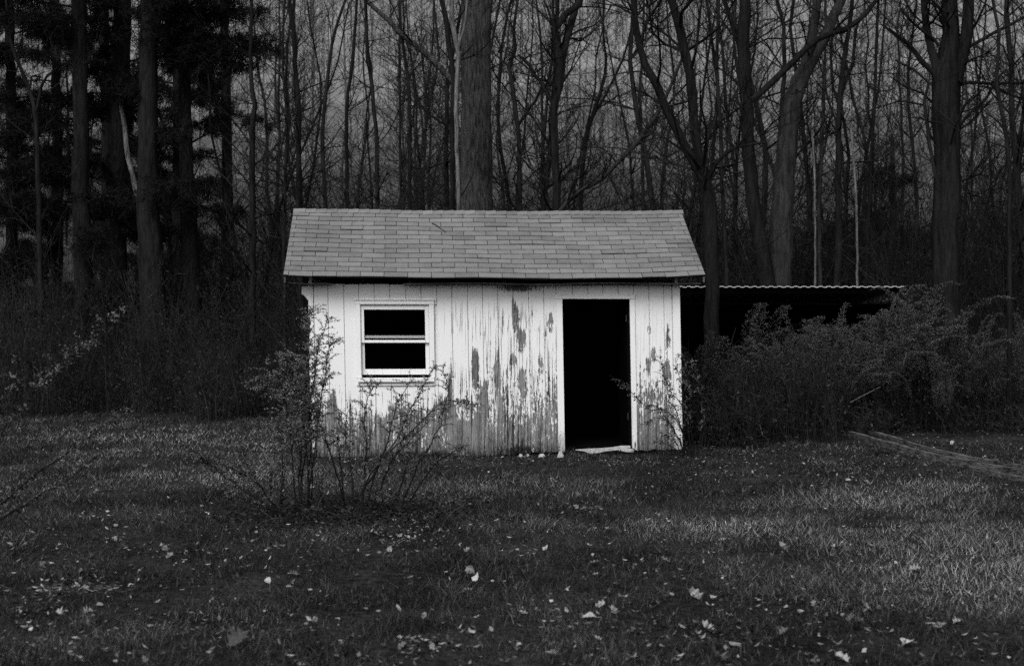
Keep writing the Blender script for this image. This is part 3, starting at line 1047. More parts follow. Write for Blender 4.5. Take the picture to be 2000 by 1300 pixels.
def traced(name, label, d, trunk, limbs=(), mat='bark_mid', crown=14, crown_from=.3, blen=2.2, twig='twig', cat='tree', kids=(4, 4, 3), sides=10, ground_it=True, extra=None, broken=False, rough=.06):
    """trunk and limbs: [(px, py, width_px)...] from the foot up"""
    def world(path):
        return np.array([np.append(P(x, y, d + (extra or 0) * 0), w * .5 * d / F) for x, y, w in path])
    tp = world(trunk)
    if ground_it:
        z0 = gz(tp[0, 0], d) - .08
        foot_ = tp[0].copy(); foot_[2] = z0; foot_[3] *= 1.25
        if tp[0, 2] > z0 + .3: tp = np.concatenate([[foot_], tp])
        else: tp[0, 2] = z0
    base = tp[0, :3].copy()
    root = empty(name, base, label, cat)
    k = max(10, min(40, int(np.sum(np.linalg.norm(np.diff(tp[:, :3], axis=0), axis=1)) / .35)))
    tp = resample(tp, k)
    tp[1:, :2] += rng.normal(0, .012, (k - 1, 2)) * np.minimum(1, tp[1:, 3:4] * 12)
    g = Geo(); tube_np(g, tp[:, :3] - base, np.maximum(tp[:, 3], .004), sides, rough)
    if broken:      # a splintered top
        top = tp[-1, :3] - base
        for _ in range(4):
            q = top + rng.normal(0, tp[-1, 3] * .5, 3) * [1, 1, 0]
            g.tubes([np.array([q - [0, 0, .05], q + [rng.normal(0, .02), rng.normal(0, .02), rng.uniform(.08, .25)]])], [[tp[-1, 3] * .4, .003]], 4)
    link('trunk', g.mesh('trunk', True), M[mat], root)
    stems = [tp]
    for lp in limbs:
        w = world(lp)
        # limbs swing a little in depth so that the tree is not flat
        sw = rng.uniform(-.5, .5)
        w[:, 1] += np.linspace(0, 1, len(w)) ** 1.3 * sw
        lk = max(8, int(np.sum(np.linalg.norm(np.diff(w[:, :3], axis=0), axis=1)) / .3))
        w = resample(w, lk); w[1:, :3] += rng.normal(0, .01, (lk - 1, 3))
        g = Geo(); tube_np(g, w[:, :3] - base, np.maximum(w[:, 3], .004), max(6, sides - 3), .05)
        link('limb', g.mesh('limb', True), M[mat], root)
        stems.append(w)
    if crown:
        out = []
        for si, st in enumerate(stems):
            n = crown if si == 0 else max(3, crown // 2)
            for _ in range(n):
                t = rng.uniform(crown_from if si == 0 else .25, 1.0)
                j = int(t * (len(st) - 1)); q = st[j]
                az = rng.uniform(0, 2 * np.pi)
                dd = np.array([math.cos(az), math.sin(az), rng.uniform(.15, 1.1)])
                L = blen * rng.uniform(.45, 1.2) * (1.15 - .5 * t)
                grow(q[:3] - base, dd, L, min(max(q[3] * .38, .007), .03), 2, out, .2, .22, kids)
        g = Geo(); g.tubes([o_[0] for o_ in out], [o_[1] for o_ in out], 3)
        link('crown', g.mesh('crown'), M[twig], root)
    return root


T = traced
T('vine_hung_tree', 'dark forked tree rising behind the right corner of the shed roof', 21.6,
  [(1390, 740, 34), (1392, 620, 29), (1392, 540, 27), (1391, 470, 28), (1385, 400, 28), (1374, 345, 27), (1345, 300, 18), (1310, 235, 17), (1285, 170, 16), (1258, 122, 14), (1243, 60, 13), (1238, 0, 12), (1230, -160, 8)],
  [[(1376, 355, 20), (1362, 290, 20), (1352, 200, 20), (1340, 120, 20), (1318, 50, 18), (1300, -10, 16), (1280, -180, 9)],
   [(1381, 352, 10), (1400, 318, 8), (1440, 290, 6), (1490, 285, 4)],
   [(1344, 130, 8), (1338, 90, 7), (1328, 40, 6), (1348, 2, 5), (1360, -30, 4)],
   [(1252, 85, 6), (1266, 38, 5), (1288, 6, 5), (1300, -40, 4)]], 'bark_dark', crown=16, crown_from=.45, blen=1.7)
T('straight_tree', 'straight dark trunk with a broken stub right of the forked tree', 29.5,
  [(1502, 600, 34), (1490, 500, 30), (1476, 420, 28), (1464, 330, 26), (1458, 200, 24), (1452, 60, 23), (1456, -10, 21), (1452, -260, 12)],
  [[(1464, 200, 12), (1490, 180, 13), (1545, 125, 13), (1585, 85, 12), (1620, 63, 12), (1660, 50, 11), (1700, 20, 9), (1725, -15, 8), (1760, -90, 5)]], 'bark_dark', crown=12, crown_from=.5)
T('leaning_tree', 'thick pale grey leaning trunk that forks high up, right of the straight trunk', 30.0,
  [(1520, 600, 50), (1526, 500, 45), (1530, 400, 42), (1536, 300, 38), (1547, 220, 36), (1562, 160, 32), (1590, 112, 24), (1615, 65, 21), (1635, 20, 19), (1650, -15, 17), (1710, -200, 9)],
  [[(1566, 150, 22), (1577, 105, 20), (1586, 50, 18), (1592, 0, 16), (1604, -200, 9)]], 'bark_mid', crown=12, crown_from=.45)
T('slim_forked_tree', 'slim dark tree forking low between the leaning trunk and the ivy trunk', 30.5,
  [(1634, 600, 15), (1638, 440, 14), (1637, 300, 13), (1637, 250, 12), (1643, 170, 11), (1652, 100, 9), (1665, 0, 8), (1672, -150, 5)],
  [[(1641, 192, 8), (1655, 150, 8), (1669, 115, 7), (1672, 90, 6), (1680, 30, 4)]], 'bark_dark', crown=14, crown_from=.25, blen=1.6)
T('thin_tree', 'thin straight sapling just right of the leaning trunk', 31.0, [(1604, 600, 9), (1600, 420, 8), (1606, 280, 7), (1610, 150, 6), (1613, 0, 5), (1615, -150, 3)], [], 'bark_mid', crown=12, crown_from=.2, blen=1.3)
T('thin_tree', 'thin sapling left of the ivy-covered trunk', 30.0, [(1690, 600, 9), (1697, 420, 8), (1701, 330, 7), (1708, 200, 6), (1712, 80, 6), (1718, -60, 4)], [], 'bark_dark', crown=14, crown_from=.2, blen=1.4)
T('ivy_trunk_tree', 'massive dark vine-covered trunk dividing into three near the right edge', 23.5,
  [(1853, 740, 48), (1850, 600, 44), (1850, 480, 46), (1853, 350, 47), (1851, 220, 49), (1850, 140, 48), (1856, 80, 32), (1856, 0, 28), (1858, -200, 18)],
  [[(1838, 170, 24), (1822, 110, 16), (1812, 50, 14), (1808, -5, 13), (1800, -150, 8)],
   [(1866, 160, 26), (1880, 100, 23), (1888, 50, 22), (1891, -5, 20), (1895, -180, 12)],
   [(1862, 120, 8), (1890, 95, 7), (1925, 75, 7), (1960, 55, 6), (2010, 30, 5), (2060, 10, 4)],
   [(1868, 165, 7), (1910, 160, 6), (1950, 162, 6), (2000, 157, 5), (2060, 150, 4)],
   [(1930, 162, 5), (1955, 178, 5), (1990, 190, 4), (2040, 196, 3)],
   [(1828, 150, 10), (1800, 115, 10), (1770, 75, 8), (1752, 60, 6), (1738, 42, 4)],
   [(1834, 90, 6), (1812, 70, 6), (1780, 48, 5), (1755, 20, 4)],
   [(1840, 400, 6), (1824, 330, 7), (1812, 260, 7), (1803, 205, 7), (1815, 180, 6), (1806, 150, 5), (1780, 135, 5), (1745, 120, 4)],
   [(1803, 205, 4), (1768, 195, 4), (1730, 205, 3), (1690, 215, 3)],
   [(1872, 250, 6), (1900, 215, 6), (1925, 200, 5), (1950, 165, 4), (1975, 130, 3)]], 'bark_dark', crown=18, crown_from=.45, blen=1.8, sides=14, rough=.13)
T('thin_tree', 'thin dark sapling bending beside the right edge', 22.5, [(1972, 600, 9), (1972, 420, 8), (1970, 300, 7), (1952, 200, 7), (1946, 150, 7), (1952, 60, 6), (1938, 0, 6), (1930, -120, 4)], [], 'bark_dark', crown=12, crown_from=.3, blen=1.3)
T('dead_tree', 'pale dead stem snapped off left of the ivy-covered trunk', 29.3, [(1674, 500, 5), (1672, 400, 5), (1668, 320, 5), (1662, 250, 5)], [], 'bark_pale', crown=0, sides=6, broken=True)
T('dead_tree', 'short pale splintered stem beside the leaning trunk', 29.2, [(1592, 420, 4), (1590, 330, 5), (1588, 270, 4)], [], 'bark_pale', crown=0, sides=6, broken=True)
T('big_oak', 'broad straight furrowed trunk rising behind the middle of the roof', 30.0,
  [(930, 680, 78), (930, 520, 70), (930, 400, 66), (930, 250, 60), (929, 100, 57), (928, 0, 56), (926, -300, 46)],
  [[(898, 178, 12), (874, 148, 12), (846, 119, 12), (818, 95, 11), (780, 63, 10), (748, 31, 9), (710, 0, 8), (640, -70, 5)]], 'bark_big', crown=5, crown_from=.75, sides=20, blen=2.5, rough=.04)
T('pale_sapling', 'slender pale-barked crooked tree in front of the broad trunk', 28.0,
  [(896, 560, 9), (895, 378, 9), (891, 245, 9), (891, 182, 9), (895, 122, 10), (891, 84, 10), (880, 28, 10), (881, 0, 9), (886, -150, 6)],
  [[(893, 110, 6), (905, 60, 5), (912, 0, 4), (915, -80, 3)]], 'bark_pale', crown=4, crown_from=.6, sides=8, blen=1.2)
T('dark_twin_stem', 'dark stem running up beside the pale crooked tree', 28.4, [(882, 560, 10), (884, 300, 10), (886, 160, 10), (878, 90, 11), (868, 30, 11), (855, -30, 9), (830, -160, 5)], [], 'bark_dark', crown=8, crown_from=.4, sides=8, blen=1.5)
T('gnarled_tree', 'gnarled black forked tree right of the broad trunk', 27.0,
  [(1088, 560, 17), (1087, 406, 16), (1084, 280, 15), (1085, 210, 15), (1093, 140, 16), (1092, 90, 15), (1087, 48, 14), (1114, 22, 13), (1136, -4, 13), (1150, -150, 8)],
  [[(1094, 170, 14), (1101, 105, 15), (1114, 52, 14), (1127, 10, 12), (1140, -60, 8)], [(1082, 205, 8), (1060, 165, 8), (1035, 125, 7), (1012, 100, 5)], [(1086, 60, 5), (1070, 20, 4), (1060, -20, 3)]], 'bark_dark', crown=18, crown_from=.35, blen=1.7)
T('crooked_tree', 'crooked slim tree between the broad trunk and the gnarled tree', 28.0,
  [(1018, 560, 9), (1014, 297, 9), (1010, 245, 9), (1002, 175, 8), (995, 130, 8), (1007, 98, 7), (1003, 52, 6), (1012, 0, 5), (1020, -120, 3)],
  [[(1012, 245, 6), (1035, 210, 6), (1050, 185, 5), (1062, 160, 4)], [(995, 130, 5), (975, 110, 4), (958, 90, 3)]], 'bark_dark', crown=14, crown_from=.3, blen=1.4)
T('curved_tree', 'curved slim tree leaning right behind the gnarled tree', 29.0,
  [(1133, 560, 9), (1134, 378, 9), (1142, 300, 8), (1150, 245, 8), (1168, 196, 7), (1182, 147, 6), (1184, 112, 5), (1178, 60, 4), (1180, -60, 3)],
  [[(1152, 240, 5), (1195, 160, 5), (1225, 90, 4), (1240, 20, 3)]], 'bark_dark', crown=12, crown_from=.3, blen=1.3)
T('fallen_tree', 'broken leaning tree fallen across at a slant over the right half of the roof', 26.0,
  [(1080, 430, 9), (1122, 378, 8), (1160, 362, 8), (1185, 340, 9), (1212, 312, 8), (1228, 296, 9), (1252, 266, 8), (1275, 236, 8), (1297, 196, 7), (1330, 120, 6), (1352, 65, 4)],
  [[(1250, 268, 7), (1268, 262, 7), (1282, 249, 6)], [(1270, 240, 6), (1280, 205, 5), (1290, 190, 4)]], 'bark_mid', crown=18, crown_from=.1, blen=1.0, ground_it=False)
for i, (lab, dd, path) in enumerate((
        ('slim dark tree above the left third of the roof', 29, [(738, 560, 10), (737, 406, 9), (734, 245, 8), (718, 105, 8), (715, 35, 7), (712, -100, 5)]),
        ('slim forked tree above the window', 30, [(800, 560, 9), (800, 402, 8), (800, 192, 7), (786, 80, 6), (780, 0, 5), (776, -120, 4)]),
        ('slim wavy tree above the left end of the roof', 30, [(682, 560, 8), (678, 406, 8), (678, 210, 7), (688, 122, 7), (697, 0, 5), (700, -120, 4)]),
        ('very thin upright tree close left of the slim forked tree', 31, [(782, 560, 6), (782, 300, 5), (780, 100, 5), (782, -100, 4)]),
        ('slim upright tree above the right half of the roof', 30, [(1258, 560, 8), (1256, 400, 7), (1254, 280, 6), (1250, 180, 6), (1256, 60, 5), (1258, -80, 4)]),
        ('slim tree standing close left of the straight trunk', 29, [(1420, 560, 9), (1412, 400, 8), (1408, 260, 8), (1400, 120, 7), (1404, 0, 6), (1408, -120, 4)]),
        ('dark slim tree leaning left of the shed roof', 30, [(590, 640, 12), (583, 420, 11), (583, 210, 10), (577, 140, 9), (574, 70, 9), (566, 0, 8), (560, -150, 5)]),
        ('dark crooked tree beside the pine boughs', 30.5, [(494, 620, 14), (493, 367, 12), (493, 245, 11), (498, 210, 10), (490, 157, 9), (490, 70, 7), (492, -60, 5)]),
        ('thin dark tree between the crooked tree and the shed', 30, [(556, 600, 8), (556, 400, 7), (560, 240, 6), (552, 120, 5), (556, 0, 4)]),
        ('slim tree with bent top just left of the roof', 30, [(640, 600, 9), (636, 420, 8), (630, 280, 8), (640, 150, 7), (655, 60, 6), (690, -40, 4)]))):
    T('slim_tree', lab, dd, path, [], 'bark_dark', crown=16, crown_from=.25, blen=1.7, sides=8)
T('bare_tree', 'small bare forking tree at the far left edge', 30.5, [(80, 640, 11), (76, 400, 10), (70, 230, 9), (56, 171, 8), (35, 119, 7), (19, 70, 6), (10, -20, 4)],
  [[(72, 215, 6), (80, 180, 6), (95, 155, 5), (120, 138, 4)], [(58, 172, 4), (60, 150, 4), (75, 148, 3)]], 'bark_dark', crown=10, crown_from=.3, blen=1.2)
T('dead_tree', 'pale broken birch trunk among the dark pines at left', 32.3, [(306, 640, 10), (290, 500, 10), (270, 400, 10), (259, 343, 10), (252, 315, 10), (245, 280, 10), (241, 227, 10), (233, 182, 8)], [], 'bark_pale', crown=0, sides=8, broken=True)

# pines on the left with flat dark boughs


def pine(label, d, trunk, boughs, mat, n_extra=6, zmax=10.5):
    root = traced('pine_tree', label, d, trunk, [], mat, crown=0, sides=14)
    base = np.array(root.location)
    paths = []
    for (xa, ya, xb, yb, w) in boughs:
        a = P(xa, ya, d); b = P(xb, yb, d + rng.uniform(-1.2, 1.2))
        paths.append((a, b, w))
    top = P(trunk[-1][0], trunk[-1][1], d)
    for _ in range(n_extra):
        z = rng.uniform(1.6, zmax)
        x0 = np.interp(z, [0, top[2]], [P(trunk[0][0], 650, d)[0], top[0]])
        az = rng.uniform(0, 2 * np.pi); L = rng.uniform(.8, 2.0)
        a = np.array([x0, d, z]); paths.append((a, a + np.array([math.cos(az) * L, math.sin(az) * L, rng.uniform(-.3, .35)]), .75))
    for a, b, w in paths:
        gb, gn = Geo(), Geo()
        C, Dn, bp, br = [], [], [], []
        L = np.linalg.norm(b - a)
        b = b + [0, 0, rng.uniform(-.35, .2)]
        q = resample([a, (a + b) / 2 + [0, 0, rng.uniform(.0, .12) * L], b], 6)
        bp.append(q - base); br.append(np.linspace(.03, .008, 6))
        nsub = int(21 * L * max(w, .4) * 1.6)
        for _ in range(nsub):
            t = rng.uniform(.2, 1.0); j = min(int(t * 5), 4); p = q[j] + (q[j + 1] - q[j]) * (t * 5 - j)
            az = rng.uniform(0, 2 * np.pi); l2 = rng.uniform(.2, .65) * max(w, .5)
            l2 *= rng.choice([.5, 1., 1.5])
            e = p + np.array([math.cos(az) * l2, math.sin(az) * l2, rng.uniform(-.38, .22)])
            bp.append(resample([p - base, (p + e) / 2 - base + [0, 0, .03], e - base], 6)); br.append(np.linspace(.008, .004, 6))
            n = 50
            tt = rng.uniform(.2, 1.0, n)
            C.append(p + (e - p) * tt[:, None] + rng.normal(0, .03, (n, 3)))
            Dn.append(unit(unit(e - p) * .5 + rng.normal(0, .6, (n, 3))))
        gb.tubes(bp, br, 4)
        C = np.concatenate(C) - base; Dn = np.concatenate(Dn)
        n = len(C)
        gn.cards(C, Dn, unit(np.cross(Dn, rdir(n))), rng.uniform(.10, .2, n), rng.uniform(.010, .02, n))
        bo = link('bough', gb.mesh('bough'), M['bark_dark'], root)
        link('needles', gn.mesh('needles'), M['needles'], bo)['kind'] = 'stuff'


pine('tall pine with grey lit trunk, leftmost of the three pines', 31.5, [(166, 640, 38), (160, 480, 35), (156, 380, 33), (158, 200, 30), (153, 0, 28), (150, -250, 20)],
     [(155, 60, 10, 20, 1.), (150, 30, 60, 50, .9), (155, 235, 5, 225, 1.), (152, 255, -20, 290, 1.2), (155, 330, 20, 330, 1.), (160, 310, 225, 345, .5), (150, 15, -20, -20, 1.1), (155, 5, 240, -10, .8), (158, 40, 110, 20, .8)], 'bark_pine')
pine('black pine thick with needles, middle of the three pines', 32.5, [(226, 640, 46), (226, 450, 42), (232, 300, 36), (236, 100, 36), (240, 0, 34), (242, -250, 24)],
     [(236, 140, 175, 135, 1.1), (236, 150, 280, 160, 1.), (236, 205, 170, 215, 1.1), (236, 200, 285, 215, .9), (238, 50, 190, 55, .7), (238, 95, 190, 97, .7), (238, 20, 270, 40, .9), (232, 350, 185, 350, .5), (232, 310, 190, 315, .5), (232, 262, 290, 262, .5), (236, 150, 215, 190, 1.2), (236, 160, 250, 185, 1.2), (238, 10, 210, -20, 1.)], 'bark_dark')
pine('thick pine with long drooping dark boughs, rightmost of the three pines', 31.0, [(302, 660, 50), (296, 480, 46), (290, 380, 42), (290, 200, 35), (290, 0, 32), (288, -250, 22)],
     [(290, 60, 420, 95, 1.2), (290, 70, 520, 100, 1.3), (290, 30, 400, 40, 1.1), (290, 20, 520, 30, 1.2), (290, 110, 500, 112, 1.), (290, 50, 330, 60, .8), (290, 0, 380, -20, 1.2), (290, 260, 360, 262, .5), (290, 5, 450, -10, 1.2), (290, 80, 360, 120, .8)], 'bark_pine')
for i, (px, d, lab) in enumerate(((20, 38, 'shadowy pine far back at the left edge'), (110, 41, 'shadowy pine far back left of the lit pine trunk'), (205, 39, 'shadowy pine far back behind the black pine'), (345, 40, 'shadowy pine far back right of the thick pine'), (440, 43, 'shadowy pine far back, rightmost under the long boughs'), (-70, 36, 'shadowy pine just outside the left edge'))):
    pine(lab, d, [(px, 640, 24), (px + 3, 300, 20), (px - 2, 0, 16), (px, -200, 10)], [], 'bark_dark', n_extra=30 if i < 4 else 16)
pine('low black evergreen left of the ivy-covered trunk', 41, [(1742, 640, 18), (1744, 400, 14), (1742, 262, 6)], [], 'bark_dark', n_extra=15, zmax=6.6)
pine('low black evergreen behind the right edge of the carport', 38, [(1690, 640, 16), (1688, 450, 12), (1690, 340, 6)], [], 'bark_dark', n_extra=9, zmax=5.0)
T('dim_tree', 'dim grey trunk right of the pines, half lost in brush', 32.0, [(378, 660, 40), (372, 500, 34), (367, 400, 30), (362, 280, 26), (358, 100, 22), (352, -100, 16)], [], 'bark_pine', crown=8, crown_from=.4, sides=12)

# thin bare trees standing deeper in the wood: a few shapes, many copies
protos = []
for k in range(9):
    Ht = rng.uniform(10, 14)
    path = [np.zeros(3)]
    dd = np.array([rng.normal(0, .05), rng.normal(0, .05), 1.0])
    nseg = 14
    for i in range(nseg):
        dd = unit(dd + np.append(rng.normal(0, .11, 2), .16)); path.append(path[-1] + dd * Ht / nseg)
    path = np.array(path)
    rad = np.linspace(1, .3, len(path)) * rng.uniform(.03, .075)
    g = Geo(); tube_np(g, path, rad, 7, .06)
    out = []
    for _ in range(34):
        t = rng.uniform(.10, 1); j = int(t * nseg)
        az = rng.uniform(0, 2 * np.pi)
        grow(path[j], [math.cos(az), math.sin(az), rng.uniform(.3, 1.2)], rng.uniform(1.2, 2.6) * (1.15 - .45 * t), max(rad[j] * .4, .008), 2, out, .25, .2, (4, 4))
    gc = Geo(); gc.tubes([o_[0] for o_ in out], [o_[1] for o_ in out], 3)
    protos.append((g.mesh('trunk', True), gc.mesh('crown')))
count = 0
GL = 'thin bare tree deep in the wood behind the shed'
tries = 0
while count < 95 and tries < 4000:
    tries += 1
    d = 31 + 36 * rng.random()
    px = rng.uniform(-180, 2180)
    if px < 480 and rng.random() < .6: continue
    x = (px - 1000) / F * d
    tm, cm = protos[rng.integers(len(protos))]
    zone = ['far behind the pines at left', 'far behind the pale broken birch and pines', 'deep in the wood left of the shed', 'deep in the wood above the left end of the roof', 'deep in the wood above the window',
            'deep in the wood right of the broad trunk', 'deep in the wood above the doorway', 'deep in the wood behind the carport', 'deep in the wood behind the ivy-covered trunk', 'deep in the wood by the right edge'][int(np.clip(px // 200, 0, 9))]
    near = 'thin' if d > 48 else 'slender dark'
    root = empty('bare_tree', (x, d, gz(x, d) - .1), near + ' bare tree ' + zone, 'tree', near + ' bare trees ' + zone, rz=rng.uniform(0, 6.28))
    s = rng.uniform(.75, 1.35)
    root.scale = (s, s, s * rng.uniform(.9, 1.15))
    root.rotation_euler[0] = rng.normal(0, .035); root.rotation_euler[1] = rng.normal(0, .035)
    link('trunk', tm, M['bark_dark'], root); link('crown', cm, M['twig'], root)
    count += 1

# the far wood on the hillside: one mass


def far_wood():
    n = 1200
    y = 58 + 125 * rng.random(n)
    x = (rng.random(n) * 2 - 1) * (0.40 * y + 8)
    z = H(x, y)
    h = rng.uniform(5, 11, n)
    r = rng.uniform(.022, .065, n)
    b = np.stack([x, y, z - .2], 1)
    lean = np.stack([rng.normal(0, .05, n), rng.normal(0, .05, n), np.ones(n)], 1)
    t = np.linspace(0, 1, 4)
    trunk = b[:, None] + lean[:, None] * (h[:, None] * t[None])[..., None] + rng.normal(0, .12, (n, 4, 3)) * t[None, :, None]
    g = Geo(); g.tubes(trunk, r[:, None] * np.linspace(1, .3, 4)[None], 3)
    nb = 26
    i = np.repeat(np.arange(n), nb)
    tt = rng.uniform(.2, 1, n * nb)
    st = b[i] + lean[i] * (h[i] * tt)[:, None]
    az = rng.random(n * nb) * 6.283
    dirs = unit(np.stack([np.cos(az), np.sin(az), rng.uniform(.3, 1.4, n * nb)], 1))
    L = rng.uniform(.8, 2.6, n * nb) * (1.1 - .5 * tt)
    pth = st[:, None] + dirs[:, None] * (L[:, None] * np.linspace(0, 1, 3)[None])[..., None] + rng.normal(0, .1, (n * nb, 3, 3)) * np.array([0, 1, 1])[None, :, None]
    g.tubes(pth, (r[i] * .4)[:, None] * np.array([1, .7, .3])[None], 3)
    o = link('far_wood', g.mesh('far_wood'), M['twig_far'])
    tag(o, 'far grey wood of bare trees covering the hillside', 'wood', kind='stuff')


far_wood()

# ------------------------------------------------------------------ undergrowth along the edge of the wood


def stems_stuff(name, label, areas, mat_s, mat_l, leaf_n, cat='undergrowth', twigs=3, tl=(.15, .5), rr=(.003, .008)):
    """areas: (px0, px1, d0, d1, n, h0, h1)"""
    g, gl = Geo(), Geo()
    for (p0, p1, d0, d1, n, h0, h1) in areas:
        d = rng.uniform(d0, d1, n); px = rng.uniform(p0, p1, n)
        d = d + (3.2 if px.mean() < 640 else 1.3) * (fbm(px * .014, px * 0 + 3.0, 3) - .5)
        x = (px - 1000) / F * d
        keep = ~((x > OX - .3) & (x < OX + 5.2) & (d < OY + 3.0))
        x, d = x[keep], d[keep]; n = len(x)
        z = H(x, d)
        h = rng.uniform(h0, h1, n) * (.5 + fbm(x * .6, d * .6, 2))
        az = rng.random(n) * 6.283; ln = h * rng.uniform(.05, .6, n)
        t = np.linspace(0, 1, 5)
        pth = np.stack([x[:, None] + np.cos(az)[:, None] * ln[:, None] * t ** 1.8, d[:, None] + np.sin(az)[:, None] * ln[:, None] * t ** 1.8, z[:, None] - .05 + h[:, None] * (t - .18 * t ** 3 * (ln / h)[:, None])], -1)
        pth += rng.normal(0, .02, pth.shape) * t[None, :, None]
        r = rng.uniform(rr[0], rr[1], n)
        g.tubes(pth, r[:, None] * np.linspace(1, .4, 5)[None], 3)
        # side twigs
        m_ = n * twigs; i = rng.integers(0, n, m_); k = rng.integers(1, 5, m_)
        st = pth[i, k]; dd = unit(rng.normal(0, 1, (m_, 3)) + [0, 0, .6]); L = rng.uniform(tl[0], tl[1], m_)
        p2 = st[:, None] + dd[:, None] * (L[:, None] * np.linspace(0, 1, 3)[None])[..., None]
        p2 += rng.normal(0, .02, p2.shape)
        g.tubes(p2, np.full((m_, 3), max(.0025, rr[1] * .4)) * np.array([1.2, 1, .6]), 3)
        m_ = int(n * leaf_n); i = rng.integers(0, n, m_); k = rng.random(m_) * 4; j = np.minimum(k.astype(int), 3)
        c = pth[i, j] + (pth[i, j + 1] - pth[i, j]) * (k - j)[:, None] + rng.normal(0, .09, (m_, 3))
        dd = unit(rng.normal(0, 1, (m_, 3)) + [0, 0, -.5])
        gl.cards(c, dd, unit(np.cross(dd, rdir(m_))), rng.uniform(.03, .09, m_), rng.uniform(.012, .04, m_), .1)
    o = link(name, g.mesh(name), M[mat_s]); tag(o, label, cat, kind='stuff')
    q = link('withered_leaves', gl.mesh('withered_leaves'), M[mat_l], o)
    q['kind'] = 'stuff'


stems_stuff('undergrowth', 'tangled dark brush along the wood edge left of the shed',
            [(-150, 640, 27.6, 29.2, 800, .3, 1.4), (-150, 640, 28.6, 31, 1900, 1.0, 2.8), (-150, 640, 31, 36, 1300, 1.6, 3.8), (-150, 640, 36, 44, 900, 2.5, 5.0), (380, 600, 26.6, 28.6, 420, .4, 1.3)], 'brush', 'brush_leaf', 9)
stems_stuff('undergrowth', 'tangled brush behind the shed and under the trees at right',
            [(600, 1350, 28, 44, 2400, 2.2, 5.0), (1740, 2200, 26, 36, 1400, 1.4, 3.6), (1350, 2200, 29.5, 44, 2000, 2.0, 4.8)], 'brush', 'brush_leaf', 5)
stems_stuff('sapling_tangle', 'tall dark tangle of bare saplings and twigs between the trees',
            [(560, 1760, 31, 38, 900, 2.6, 5.6), (300, 2200, 36, 48, 1500, 3.2, 7.0), (1700, 2200, 28, 36, 420, 2.6, 5.6)], 'tangle', 'brush_leaf', .5, twigs=9, tl=(.3, 1.2), rr=(.006, .013))
stems_stuff('thicket', 'dense dead weeds filling the space beneath the plumes right of the shed',
            [(1345, 1640, 20.2, 23.5, 1000, .6, 1.35), (1600, 2150, 22.3, 26, 1400, .7, 1.5), (1330, 1480, 19.6, 20.6, 260, .35, .8), (1600, 2150, 21.9, 22.8, 320, .15, .6)], 'brush', 'brush_leaf', 5, twigs=4, tl=(.1, .4))

# ------------------------------------------------------------------ weeds


def weed_geo(stems, gs, gl, gt, dens=130, leaf=(.012, .045), spray=(.08, .22), nspray=16, leaf_from=.25, spray_from=.5, rad=.0085, droop=.6):
    """stems: list of world paths (k,3)"""
    for q in stems:
        q = resample(q, 14)
        q[1:-1] += rng.normal(0, .006, (12, 3))
        seg = np.linalg.norm(np.diff(q, axis=0), axis=1); L = seg.sum()
        gs.tubes([q], [rad * np.linspace(1, .3, 14)], 5)
        n = int(dens * L)
        cc = rng.uniform(leaf_from, 1, max(3, int(L * 16)))
        k = np.clip(cc[rng.integers(0, len(cc), n)] + rng.normal(0, .014, n), 0, .999) * 13; j = np.minimum(k.astype(int), 12)
        c = q[j] + (q[j + 1] - q[j]) * (k - j)[:, None] + rng.normal(0, .018, (n, 3))
        dd = unit(rng.normal(0, 1, (n, 3)) + [0, 0, -droop])
        gl.cards(c, dd, unit(np.cross(dd, rdir(n))), rng.uniform(leaf[0], leaf[1], n), rng.uniform(leaf[0] * .5, leaf[1] * .5, n), .12)
        sp, sr = [], []
        for _ in range(int(nspray * min(L, 1.8))):
            t = rng.uniform(spray_from, 1.0); kk = t * 13; j = min(int(kk), 12)
            p = q[j] + (q[j + 1] - q[j]) * (kk - j)
            ax = unit(q[j + 1] - q[j])
            d0 = unit(ax * .5 + rdir(1)[0] * [1, 1, .35]); ls = rng.uniform(*spray) * (1.25 - .6 * t)
            pts = [p]; dd_ = d0
            for s_ in range(4):
                dd_ = unit(dd_ + np.array([0, 0, .12 - .16 * s_])); pts.append(pts[-1] + dd_ * ls / 4)
            pts = np.array(pts); sp.append(pts); sr.append(np.linspace(.003, .0015, 5))
            m_ = int(150 * ls)
            u_ = rng.uniform(.1, 1, m_) * 4; jj = np.minimum(u_.astype(int), 3)
            c = pts[jj] + (pts[jj + 1] - pts[jj]) * (u_ - jj)[:, None] + rng.normal(0, .004, (m_, 3))
            e = unit(rng.normal(0, 1, (m_, 3)) + [0, 0, .3])
            gt.cards(c, e, unit(np.cross(e, rdir(m_))), rng.uniform(.010, .024, m_), rng.uniform(.006, .013, m_), .1)
        if sp: gs.tubes(sp, sr, 3)


def weed(name, label, d, paths, **kw):
    """paths of pixels, foot first; each stem is a part with its leaves"""
    f = gpt(paths[0][0][0], paths[0][0][1]) if paths[0][0][1] > 660 else P(*paths[0][0], d)
    base = np.array([P(paths[0][0][0], 0, d)[0], d, gz(P(paths[0][0][0], 0, d)[0], d)])
    root = empty(name, base, label, 'weed')
    for pth in paths:
        dj = d + rng.uniform(-.25, .25); dt = dj + rng.uniform(-.35, .35)
        q = np.array([P(x, y, dj + (dt - dj) * i / max(1, len(pth) - 1)) for i, (x, y) in enumerate(pth)])
        gs, gl, gt = Geo(), Geo(), Geo()
        weed_geo([q - base], gs, gl, gt, **kw)
        st = link('stem', gs.mesh('stem'), M['weed_stem'], root)
        if gl.n: link('leaves', gl.mesh('leaves'), M['weed_leaf'], st)['kind'] = 'stuff'
        if gt.n: link('seed_heads', gt.mesh('seed_heads'), M['weed_tip'], st)['kind'] = 'stuff'
    return root


